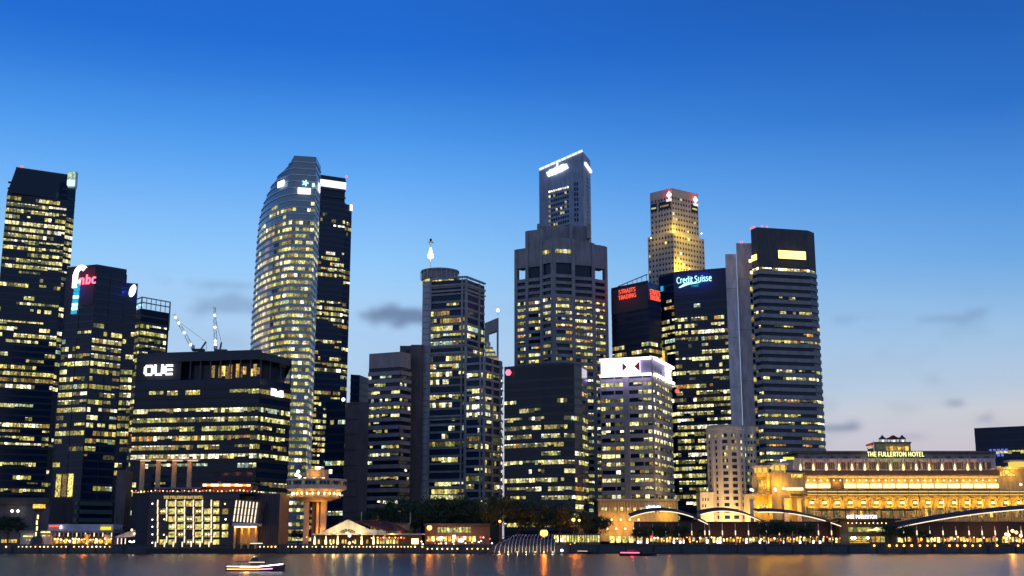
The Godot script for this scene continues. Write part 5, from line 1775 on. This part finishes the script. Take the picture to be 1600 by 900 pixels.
	for t in [[1180, 1203, 728.5, 738.5, 727], [1207, 1231, 724.5, 735, 723]]:
		var tu := part(th, "turret")
		rect(tu, "turret_window", t[0] + 2, t[2] + 2, t[1] - 2, t[3], d + 6, 5, glow(Color(1.0, 0.72, 0.12), 0.9))
		rect(tu, "turret_cap", t[0] - 1, t[4], t[1] + 1, t[2] + 2, d + 5, 8, M.cream)
		rect(tu, "turret_base", t[0] + 1, t[3], t[1] - 1, t[3] + 6, d + 5.6, 7, M.stone)
		for k in 3:
			rect(tu, "turret_post", t[0] + 2.2 + k * (t[1] - t[0] - 6) / 2.0, t[2] + 2, t[0] + 3.8 + k * (t[1] - t[0] - 6) / 2.0, t[3], d + 5.4, 0.5, M.stone)
		lamp_light(th, at((t[0] + t[1]) / 2.0, t[3] + 3, d + 2), Color(1, 0.71, 0.06), 6.0, 0.4)
	rect(th, "pavilion_window", 1236, 741, 1254, 746, d - 3.6, 0.5, WIN[8])
	rect(th, "pavilion_lintel", 1232, 738.6, 1258, 740.6, d - 3.4, 4, M.cream)
	rect(th, "strip_window", 1228, 762, 1255, 766, d - 3.6, 0.5, M.strip_cream)
	rect(th, "pavilion_block", 1226, 746, 1258, 770, d - 3.0, 6, M.stone)
	for k in 5:
		var q := at([1173.5, 1176, 1211, 1212, 1224][k], [765, 766, 764, 766, 763][k], d - 5)
		ball(th, "flood_lamp", q, 0.6, M.lamp_warm)
		lamp_light(th, q + Vector3(0, 0, 1.4), Color(1, 0.68, 0.2), 4.0, 0.4)
	rect(th, "cornice", 1172, 772, 1210, 774.5, d + 3, 4, M.cream)
	for k in 3:
		rect(th, "pilaster", [1173, 1226, 1247][k], 781, [1178, 1234, 1253][k], 838, d - 4.2, 1.2, M.cream)
		rect(th, "capital", [1171.5, 1225, 1246][k], 778.6, [1179.5, 1235, 1254][k], 781, d - 4.6, 1.8, M.cream)
	rect(th, "pavilion_window", 1184, 788, 1203, 797, d + 5.6, 0.6, WIN[8])
	for k in 4:
		rect(th, "pavilion_window", 1185 + k * 5.2, 750, 1188 + k * 5.2, 764, d + 8.6, 0.6, WIN[[3, 0, 8, 3][k]])
	lamp_light(th, at(1190, 792, d + 1.0), Color(1, 0.71, 0.06), 31.1, 0.5)
	lamp_light(th, at(1240, 790, d - 8.0), Color(1, 0.71, 0.06), 28.7, 0.5)
	lamp_light(th, at(1216, 752, d - 6.5), Color(1, 0.71, 0.06), 12.0, 0.5)
	lamp_light(th, at(1195, 756, d + 4.0), Color(1, 0.71, 0.06), 12.0, 0.5)
	rect(th, "roof_light", 1224, 714, 1241, 718, d + 6, 0.5, glow(Color(1.0, 0.95, 0.05), 1.0))
	# right end pavilion, cut by the frame
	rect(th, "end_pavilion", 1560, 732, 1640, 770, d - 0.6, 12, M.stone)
	rect(th, "pavilion_cap", 1558, 730, 1640, 733, d - 2, 14, M.cream)
	for k in 6:
		rect(th, "pavilion_window", 1563 + k * 4.0, 735, 1565.6 + k * 4.0, 744, d - 1.0, 0.5, WIN[8])
	rect(th, "turret_window", 1582, 721, 1640, 729, d + 4, 5, glow(Color(1.0, 0.72, 0.12), 0.9))
	rect(th, "turret_cap", 1578, 718.5, 1640, 721, d + 3, 8, M.cream)
	lamp_light(th, at(1584, 736, d - 5), Color(1, 0.71, 0.06), 19.1, 0.4)
	ball(th, "flood_lamp", at(1595, 757, d - 4), 0.6, M.lamp_warm)
	# rooftop pavilion with pagoda roofs, sign and flag
	rect(th, "lantern_block", 1369, 692, 1423, 706, d + 14, 14, M.stone)
	for k in 6:
		rect(th, "lantern_window", 1385 + k * 6.0, 697.5, 1389.6 + k * 6.0, 704, d + 13.6, 0.5, WIN[8 if k % 2 else 3])
	rect(th, "lantern_ledge", 1368, 690.4, 1424, 692.6, d + 13, 16, M.brown)
	for t in [[1379, 5.5, 691, 685.2, 679.2], [1396, 10.5, 690.5, 685.2, 680.4], [1410, 5.5, 691, 685, 679]]:
		var c := at(t[0], 690, d + 18)
		var r: float = t[1] * d / F
		var y0 := hy(t[3], d + 18)
		var pg := part(th, "pagoda")
		lathe(pg, "pagoda_roof", Vector3(c.x, 0, c.z), [[r * 1.15, y0 - 0.25], [r * 1.15, y0], [r * 0.55, y0 + 0.7], [r * 0.16, y0 + 1.5], [0, hy(t[4], d + 18)]], M.red_roof if t[0] == 1396 else M.slate, 8)
		for k in 6:
			var an := TAU * k / 6.0 + 0.3
			bar(pg, "pagoda_post", Vector3(c.x + cos(an) * r * 0.9, hy(691, d + 18), c.z + sin(an) * r * 0.9), Vector3(c.x + cos(an) * r * 0.9, y0, c.z + sin(an) * r * 0.9), 0.25, M.white)
		ball(pg, "pagoda_lamp", Vector3(c.x, hy(689, d + 18), c.z + 1.0), 0.35, M.lamp_warm)
	letters(th, "THE FULLERTON HOTEL", at(1399.5, 709.6, d + 6), 88.0 * (d + 6) / F, 2.1, Vector3.RIGHT, Vector3.BACK, M.sign_lime)
	rect(th, "sign_rail", 1355, 713.4, 1445, 714.2, d + 6.2, 0.4, M.dark)
	lamp_light(th, at(1399, 710, d + 2), Color(0.8, 1.0, 0.15), 4.0, 1.0)
	var fp := at(1365.5, 700, d + 9)
	bar(th, "flagpole", Vector3(fp.x, hy(708, d + 9), fp.z), Vector3(fp.x, hy(689, d + 9), fp.z), 0.3, M.white)
	slab(th, "flag", PackedVector2Array([Vector2(0, 0), Vector2(-3.2, -1.1), Vector2(-3.2, -2.2), Vector2(0, -1.4)]), Vector3(fp.x, hy(690.5, d + 9), fp.z), Vector3.RIGHT, Vector3.BACK, 0.08, mat(Color(0.5, 0.05, 0.05), 0.8))
	slab(th, "flag", PackedVector2Array([Vector2(0, -1.4), Vector2(-3.2, -2.2), Vector2(-3.2, -3.3), Vector2(0, -2.8)]), Vector3(fp.x, hy(690.5, d + 9), fp.z), Vector3.RIGHT, Vector3.BACK, 0.08, M.white)
	lamp_light(th, Vector3(fp.x - 2, hy(700, d + 9), fp.z + 2), Color(1, 0.85, 0.7), 1.2, 0.3)

# shallow arched roof over a low pavilion: points of the roof edge in the view, light line under it
func arch_roof(th: Node3D, pts: Array, d: float, rise: float, deep: float):
	var n := 16
	var top := []
	for k in n + 1:
		var t := k / float(n)
		var x: float = lerpf(pts[0][0], pts[2][0], t)
		var l0 := (t - 0.5) * (t - 1.0) * 2.0
		var l1 := -4.0 * t * (t - 1.0)
		var l2 := 2.0 * t * (t - 0.5)
		var y: float = pts[0][1] * l0 + pts[1][1] * l1 + pts[2][1] * l2
		top.append(at(x, y, d))
	var st := start()
	var o := -org(th)
	for k in n:
		var a: Vector3 = o + top[k]
		var b: Vector3 = o + top[k + 1]
		var dn := Vector3.DOWN * 0.4
		var back := Vector3(0, rise, -deep)
		quad(st, a, b, b + dn, a + dn, Vector3.BACK)
		quad(st, a, b, b + back, a + back, Vector3(0, 1, 0.3))
		quad(st, a + dn, b + dn, b + dn + back, a + dn + back, Vector3(0, -1, -0.3))
	for k in [0, n]:
		var a: Vector3 = o + top[k]
		quad(st, a, a + Vector3.DOWN * 0.4, a + Vector3(0, rise - 0.4, -deep), a + Vector3(0, rise, -deep), Vector3.LEFT if k == 0 else Vector3.RIGHT)
	put(th, "arched_roof", done(st), Transform3D.IDENTITY, mat(Color(0.06, 0.042, 0.05), 0.9, 0.0, 0.1))
	for k in n:
		if k % 8 == 5 and pts[3] > 0:
			continue
		bar(th, "edge_light", top[k] + Vector3(0, -0.58, 0.15), top[k + 1] + Vector3(0, -0.58, 0.15), 0.3, M.strip_warm)

func waterfront_right():
	# row of low arched pavilions
	var specs := [
		["low arched pavilion left of the stone building, trees before it", 985, 1106, [[985, 806], [1045, 797], [1106, 817], 1], 472.0],
		["low arched pavilion in front of the cream stone building", 1094, 1190, [[1094, 802], [1135, 797], [1190, 813], 0], 482.0],
		["low arched pavilion before the left end of the golden hotel", 1183, 1314, [[1183, 798], [1240, 802], [1314, 820], 1], 470.0],
		["sweeping arched pavilion cut by the right edge, bright lamps below it", 1398, 1660, [[1398, 823], [1500, 800.5], [1660, 791], 0], 466.0]]
	for i in 4:
		var s: Array = specs[i]
		var d: float = s[4]
		var th := thing("arched_pavilion", s[0], "pavilion", Vector3(at((s[1] + s[2]) / 2.0, 848, d).x, QUAY, -d), "arched pavilions along the quay")
		arch_roof(th, s[3], d, 1.1, 8)
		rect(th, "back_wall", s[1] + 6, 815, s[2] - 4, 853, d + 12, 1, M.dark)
		rect(th, "deck", s[1], 850.4, s[2], 853, d - 2, 16, M.quay_stone)
		var n := int((s[2] - s[1]) / 20.0)
		for k in n:
			var x: float = s[1] + 14 + k * 20.4
			rect(th, "post", x, 818 if i != 3 else 822, x + 1.0, 851, d + 1.2, 0.3, M.pale)
			rect(th, "post_light", x - 0.2, 829, x + 1.2, 836, d + 0.7, 0.35, M.strip_warm)
		var m := int((s[2] - s[1]) / 5.2)
		for k in m:
			var x: float = s[1] + 5 + k * 5.1 + rng.randf_range(-0.6, 0.6)
			if rng.randf() < 0.86:
				rect(th, "shop_window", x, 839 + rng.randf_range(-0.5, 2.5), x + rng.randf_range(2.2, 4.4), 846.5 + rng.randf_range(-1, 1.5), d + 9, 0.4, WIN[[8, 5, 3, 8, 9, 1][rng.randi() % 6] if i != 0 else [5, 5, 3, 8, 5, 1][rng.randi() % 6]])
			if rng.randf() < 0.75:
				ball(th, "shop_lamp", at(x + 2.0, 838.5 + rng.randf_range(0, 8), d + 2 + rng.randf() * 5), rng.randf_range(0.16, 0.42), [M.lamp_amber, M.lamp_warm, M.lamp_red, M.lamp_warm][rng.randi() % 4])
			if i < 3 and rng.randf() < 0.2:
				rect(th, "white_sign", x, 845, x + 3.0, 849, d + 1, 0.3, M.sign_white)
			if i < 2 and k % 4 == 1:
				rect(th, "deck_light", x, 850.6, x + 8.0, 851.6, d - 2.3, 0.25, M.strip_warm)
		for k in 3:
			lamp_light(th, at(lerpf(s[1], s[2], 0.2 + 0.3 * k), 843, d + 5), Color(1, 0.45, 0.14), 5.0, 0.5)
		if i == 3:
			for k in 5:
				var q := at([1582, 1588, 1572, 1576, 1595][k], [829.5, 832, 835, 836, 837][k], d - 1)
				ball(th, "flood_lamp", q, 0.6, M.lamp_warm)
			lamp_light(th, at(1580, 832, d - 4), Color(1, 0.6, 0.2), 24.0, 0.5)
	# central hall with the sign
	var th := thing("entrance_hall", "glazed entrance hall with white sign between the arched pavilions", "building", Vector3(at(1365, 848, 470).x, QUAY, -470))
	rect(th, "body", 1312, 812, 1400, 853, 476, 8, mat(Color(0.06, 0.055, 0.03), 0.4))
	rect(th, "roof_terrace", 1280, 795.5, 1440, 797, 482, 10, M.slate)
	rect(th, "roof_slab", 1306, 810, 1408, 813, 470, 14, M.dark)
	for k in 9:
		rect(th, "terrace_post", 1284 + k * 18.5, 797, 1285.2 + k * 18.5, 810, 481, 0.4, M.dark)
	letters(th, "ONE FULLERTON", at(1346.5, 807.5, 469), 46.0 * 469 / F, 1.35, Vector3.RIGHT, Vector3.BACK, M.sign_white)
	for k in 10:
		ball(th, "soffit_lamp", at(1325 + k * 6.6, 817.2 + (k % 2) * 0.4, 470), 0.22, M.lamp_warm)
	for k in 8:
		rect(th, "hall_window", 1326 + k * 7.2, 824, 1332.4 + k * 7.2, 831, 475.6, 0.4, WIN[[2, 7, 2, 2][k % 4]])
	for k in 8:
		rect(th, "hall_window", 1326 + k * 7.2, 838, 1332.0 + k * 7.2, 847, 475.6, 0.4, WIN[[7, 3, 5, 2][k % 4]])
	for k in 3:
		rect(th, "stair_light", 1328, 841 + k * 3.2, 1358, 841.8 + k * 3.2, 473, 0.3, WIN[8])
	slab(th, "canopy_light", PackedVector2Array([Vector2(-3.6, 0), Vector2(-0.8, 0.5), Vector2(0.2, 1.1), Vector2(1.2, 0.6), Vector2(3.4, 0.3), Vector2(3.4, 0), Vector2(0, -0.1)]), at(1369, 828.5, 469), Vector3.RIGHT, Vector3.BACK, 0.4, M.strip_cream)
	for k in 3:
		ball(th, "white_lamp", at([1331.5, 1335.5, 1356][k], 840.5, 470), 0.5, M.lamp_white)
	lamp_light(th, at(1345, 818, 467), Color(1, 0.6, 0.15), 5.0, 0.4)

# ---------------------------------------------------------------- trees
func tree_meshes(seed_: int, h: float, r: float) -> Array:
	var g := RandomNumberGenerator.new()
	g.seed = seed_
	var st := SurfaceTool.new()
	st.begin(Mesh.PRIMITIVE_TRIANGLES)
	st.set_smooth_group(0)
	var ends := []
	var limb := func(a: Vector3, b: Vector3, r0: float, r1: float):
		var ax := (b - a).normalized()
		var u := ax.cross(Vector3.RIGHT if absf(ax.x) < 0.8 else Vector3.BACK).normalized()
		var v := ax.cross(u)
		for k in 7:
			var p := TAU * k / 7.0
			var q := TAU * (k + 1) / 7.0
			var n0 := u * cos(p) + v * sin(p)
			var n1 := u * cos(q) + v * sin(q)
			quad(st, a + n0 * r0, a + n1 * r0, b + n1 * r1, b + n0 * r1, n0 + n1)
	var fork := Vector3(g.randf_range(-0.3, 0.3), h * 0.36, g.randf_range(-0.3, 0.3))
	limb.call(Vector3.ZERO, fork, h * 0.028, h * 0.02)
	for k in 6:
		var a := TAU * k / 6.0 + g.randf() * 0.6
		var e := fork + Vector3(cos(a) * r * g.randf_range(0.4, 0.72), h * g.randf_range(0.2, 0.42), sin(a) * r * g.randf_range(0.4, 0.72))
		limb.call(fork, e, h * 0.013, h * 0.004)
		ends.append(e)
	var trunk := done(st)
	var lf := SurfaceTool.new()
	lf.begin(Mesh.PRIMITIVE_TRIANGLES)
	lf.set_smooth_group(-1)
	var tips := []
	for k in 46:
		var v := Vector3(g.randf_range(-1, 1), g.randf_range(-0.75, 1), g.randf_range(-1, 1))
		if v.length() > 1.0:
			v = v.normalized() * g.randf_range(0.72, 1.0)
		tips.append(Vector3(v.x * r, h * 0.66 + v.y * h * 0.31, v.z * r))
	for e in ends:
		tips.append(e)
	for c in tips:
		var cr: float = r * g.randf_range(0.16, 0.34)
		for j in 62:
			var v := Vector3(g.randfn(), g.randfn() * 0.7, g.randfn()) * cr * 0.55
			var p: Vector3 = c + v
			var n := Vector3(g.randf_range(-1, 1), g.randf_range(0.1, 1), g.randf_range(-1, 1)).normalized()
			var u := n.cross(Vector3(g.randf_range(-1, 1), g.randf_range(-1, 1), g.randf_range(-1, 1))).normalized()
			var w := n.cross(u)
			var sz := g.randf_range(0.22, 0.48)
			tri(lf, p - u * sz, p + w * sz * 0.6, p + u * sz, n)
			tri(lf, p - u * sz, p + u * sz, p - w * sz * 0.6, n)
	return [trunk, done(lf)]

func trees():
	var leaf := mat(Color(0.034, 0.062, 0.02), 0.7)
	leaf.backlight_enabled = true
	leaf.backlight = Color(0.16, 0.18, 0.05)
	var kinds := []
	for k in 4:
		kinds.append(tree_meshes(100 + k, 14.0, 6.2))
	# view x, view y of the crown's top, distance, width factor, where it stands
	var spots := [
		[548, 806, 496, 0.9, "behind the gabled pier roof's left slope"], [590, 792, 530, 1.0, "behind the red pier roof"], [624, 776, 540, 1.2, "left of the cafe, below the banded building"],
		[648, 782, 500, 1.1, "left of the orange street lamp"], [676, 774, 492, 1.1, "above the orange street lamp"], [702, 780, 492, 1.0, "over the left half of the cafe"],
		[728, 774, 498, 1.2, "over the middle of the cafe"], [754, 782, 490, 1.0, "over the right end of the cafe"], [782, 772, 482, 1.2, "at the small street lamp"],
		[812, 780, 486, 1.1, "above the left end of the ribbed shelter"], [842, 786, 484, 1.2, "above the brightest street lamp"], [874, 788, 486, 1.1, "right of the brightest street lamp"],
		[902, 796, 490, 1.1, "at the double street lamp"], [930, 804, 500, 1.0, "left of the bank podium"], [560, 822, 520, 0.7, "low behind the pier gable"],
		[1002, 822, 462, 0.7, "before the left end of the first arched pavilion"], [1032, 819, 464, 0.8, "before the middle of the first arched pavilion"], [1066, 820, 463, 0.75, "before the right end of the first arched pavilion"],
		[1092, 826, 476, 0.6, "between the first two arched pavilions"], [1200, 812, 462, 0.9, "before the left end of the third arched pavilion"], [1226, 813, 463, 0.9, "before the middle of the third arched pavilion"],
		[1262, 818, 462, 0.75, "before the right half of the third arched pavilion"], [1391, 818, 462, 0.75, "round, right of the white pavilion sign"], [1414, 820, 464, 0.75, "before the tip of the sweeping pavilion"],
		[1446, 826, 468, 0.6, "under the sweeping pavilion's light line"], [12, 806, 500, 1.0, "at the left edge of the view"], [84, 838, 500, 0.5, "small, beside the watch tower"], [190, 826, 490, 0.7, "between the low hall and the hotel"],
		[420, 822, 500, 0.9, "behind the bay hotel's stone wing"], [466, 828, 505, 0.8, "under the round lookout's left edge"]]
	for i in spots.size():
		var s: Array = spots[i]
		var b := at(s[0], 851, s[2])
		var h: float = hy(s[1], s[2]) - QUAY
		var th := thing("tree", "dark leafy tree " + s[4], "tree", Vector3(b.x, QUAY, b.z), "waterfront trees")
		var k: Array = kinds[i % 4]
		var sc := Vector3(s[3], h / 13.8, s[3])
		if h < 10:
			sc.x *= 0.8
			sc.z *= 0.8
		th.rotation.y = i * 1.3
		put(th, "trunk", k[0], Transform3D(Basis.from_scale(sc), Vector3.ZERO), M.bark)
		put(th, "crown", k[1], Transform3D(Basis.from_scale(sc), Vector3.ZERO), leaf)

# ---------------------------------------------------------------- street lamps, quay lamps, boats
func street_lamp(x: float, y: float, d: float, label: String, m: Material, c: Color, energy: float, r: float):
	var p := at(x, y, d)
	var th := thing("street_lamp", label, "lamp", Vector3(p.x, QUAY, p.z), "street lamps")
	lathe(th, "post", Vector3(p.x, QUAY, p.z), [[0.16, 0], [0.1, 0.6], [0.07, p.y - QUAY - r], [0, p.y - QUAY - r]], M.slate, 8)
	lathe(th, "cap", p, [[r * 0.9, r * 0.75], [r * 0.5, r * 1.15], [0, r * 1.25]], M.slate, 10)
	ball(th, "globe_lamp", p, r, m)
	lamp_light(th, p + Vector3(0, 0, r + 0.4), c, energy, 0.4)

func lamps_and_boats():
	street_lamp(850, 833, 474, "brightest amber street lamp above the ribbed shelter", M.lamp_amber, Color(1, 0.5, 0.1), 60.0, 1.5)
	street_lamp(671, 824.5, 478, "bright amber street lamp beside the pier building", M.lamp_amber, Color(1, 0.55, 0.15), 20.0, 1.0)
	street_lamp(781, 814.5, 470, "small amber street lamp under the waterfront trees", M.lamp_amber, Color(1, 0.55, 0.15), 9.0, 0.5)
	street_lamp(896, 812, 480, "amber street lamp under the trees, left of a pair", M.lamp_amber, Color(1, 0.5, 0.12), 14.0, 0.7)
	street_lamp(905, 813, 480, "amber street lamp under the trees, right of a pair", M.lamp_amber, Color(1, 0.5, 0.12), 8.0, 0.5)
	# lamps along the quay edge
	var runs := [[2, 176, 6.9, 454.2, "small white globe lamp on the quay before the low hall"], [406, 484, 6.3, 454.2, "small white globe lamp on the quay before the lookout restaurant"],
		[488, 664, 5.6, 454.2, "small white globe lamp on the quay before the pier building"], [668, 768, 8.4, 454.2, "small globe lamp on the quay before the cafe"], [1366, 1600, 12.0, 454.2, "amber globe lamp on the quay before the sweeping pavilion"]]
	for r in runs:
		var x: float = r[0]
		var n := 0
		while x < r[1]:
			if rng.randf() < 0.86:
				var big: bool = r[0] > 1000
				var p := at(x, 852.5 if big else (857.5 if r[0] == 668 else 854.3), r[3])
				n += 1
				var th := thing("quay_lamp", nth(n) + " from the left, " + r[4], "lamp", Vector3(p.x, p.y - 1.0, p.z), "lamps on the quay edge")
				var rad := 0.42 if big else 0.26
				bar(th, "bracket", p + Vector3(0, -1.0, -0.3), p + Vector3(0, -rad * 0.8, 0), 0.1, M.slate)
				ball(th, "globe_lamp", p, rad * rng.randf_range(0.7, 1.15), M.lamp_amber if big or rng.randf() < 0.3 else M.lamp_warm)
			x += r[2] * (1.0 + rng.randf_range(-0.16, 0.16))
	# strings of festoon bulbs under the trees
	var at_x := []
	for k in 56:
		at_x.append(rng.randf_range(430, 940) if k < 36 else rng.randf_range(660, 775))
	at_x.sort()
	for k in at_x.size():
		var p := at(at_x[k], rng.randf_range(839, 852), rng.randf_range(460, 476))
		var th := thing("festoon_bulb", nth(k + 1) + " small bulb from the left among the waterfront tables below the trees", "bulb", p, "festoon bulbs along the promenade")
		ball(th, "bulb", p, rng.randf_range(0.14, 0.34), [M.lamp_warm, M.lamp_amber, M.lamp_warm, M.lamp_red, M.lamp_white][rng.randi() % 5])
		bar(th, "drop_wire", p + Vector3(0, 0.2, 0), p + Vector3(0, 1.2, 0), 0.04, M.slate)
	# tour boat in front, patrol boat by the wall
	boat(Vector3(at(400, 893, 186).x, 0, -186), 8.6, "low tour boat with white and amber light lines along its hull", true)
	boat(Vector3(at(997, 868, 383).x, 0, -383), 11.5, "dark boat with a red light line near the sea wall", false)
	boat(Vector3(at(917, 865.6, 444).x, 0, -444), 7.0, "small moored boat right of the ribbed shelter", false)

func boat(p: Vector3, l: float, label: String, front: bool):
	var th := thing("tour_boat" if front else "boat", label, "boat", p, "")
	var st := SurfaceTool.new()
	st.begin(Mesh.PRIMITIVE_TRIANGLES)
	st.set_smooth_group(-1)
	var w := l * 0.14
	var ring := func(t: float) -> Array:            # port rail, chine, keel, chine, starboard rail
		var k := sin(PI * clampf(0.18 + 0.82 * t, 0, 1)) if t > 0.45 else 1.0 - 0.25 * (0.45 - t)
		k = maxf(k, 0.02)
		var x := (t - 0.5) * l
		var sheer := 0.62 + 0.5 * maxf(0, t - 0.55) * 2.0 + 0.1 * (1 - t)
		return [Vector3(x, sheer, w * k), Vector3(x, 0.05, w * k * 0.8), Vector3(x, -0.35, 0), Vector3(x, 0.05, -w * k * 0.8), Vector3(x, sheer, -w * k)]
	for i in 18:
		var a: Array = ring.call(i / 18.0)
		var b: Array = ring.call((i + 1) / 18.0)
		for j in 4:
			quad(st, a[j], b[j], b[j + 1], a[j + 1], Vector3(0, -0.3 if j in [1, 2] else 0.0, [1, 0.3, -0.3, -1][j]))
		quad(st, a[0], b[0], b[4], a[4], Vector3.UP)
	var e: Array = ring.call(0.0)
	quad(st, e[0], e[1], e[3], e[4], Vector3.LEFT)
	put(th, "hull", done(st), Transform3D.IDENTITY, mat(Color(0.05, 0.02, 0.05), 0.3) if front else mat(Color(0.02, 0.015, 0.02), 0.4))
	var c := p + Vector3(-l * 0.02, 0, 0)
	if front:
		for k in 6:
			bar(th, "canopy_post", c + Vector3(-2.4 + (k / 2) * 1.9, 0.6, 0.7 if k % 2 else -0.7), c + Vector3(-2.4 + (k / 2) * 1.9, 1.4, 0.7 if k % 2 else -0.7), 0.06, M.slate)
		box(th, "canopy", c + Vector3(-0.5, 1.42, 0), Vector3(4.6, 0.08, 1.8), M.slate)
		box(th, "canopy_light", c + Vector3(0.4, 1.34, 0.95), Vector3(2.4, 0.09, 0.06), M.strip_warm)
		box(th, "wheelhouse", c + Vector3(-0.2, 1.0, -0.2), Vector3(1.0, 0.85, 0.8), M.dark)
		lathe(th, "wheelhouse_roof", c + Vector3(-0.1, 1.46, 0), [[0.62, 0], [0.55, 0.3], [0.3, 0.55], [0, 0.6]], M.slate, 12)
		ball(th, "mast_lamp", c + Vector3(-0.2, 2.15, 0), 0.07, M.lamp_warm)
		for i in 17:
			var a: Array = ring.call(i / 18.0 + 0.02)
			var b: Array = ring.call((i + 1) / 18.0 + 0.02)
			bar(th, "hull_light", p + a[0] + Vector3(0, 0.02, 0.05), p + b[0] + Vector3(0, 0.02, 0.05), 0.12, M.lamp_white if i > 3 else M.sign_white)
			if i < 14:
				bar(th, "hull_light", p + a[1].lerp(a[0], 0.42) + Vector3(0, 0, 0.06), p + b[1].lerp(b[0], 0.42) + Vector3(0, 0, 0.06), 0.12, M.lamp_amber if i < 10 else glow(Color(1, 0.4, 0.6), 2.5))
		lamp_light(th, p + Vector3(-1.0, 0.5, 2.2), Color(1, 0.55, 0.2), 1.0, 0.5)
	else:
		box(th, "cabin", c + Vector3(-0.6, 1.2, 0), Vector3(l * 0.36, 1.0, w * 1.2), M.dark)
		box(th, "cabin_roof", c + Vector3(-0.6, 1.78, 0), Vector3(l * 0.42, 0.12, w * 1.5), M.slate)
		var red := l > 10
		for i in 9:
			var a: Array = ring.call(i / 18.0 + 0.02)
			var b: Array = ring.call((i + 1) / 18.0 + 0.02)
			bar(th, "hull_light", p + a[0] + Vector3(0, 0.3, 0.1), p + b[0] + Vector3(0, 0.3, 0.1), 0.3 if red else 0.12, M.sign_pink if red else M.strip_warm)
		if red:
			lamp_light(th, p + Vector3(-2.0, 1.0, 2.6), Color(1, 0.05, 0.12), 2.5, 0.5)
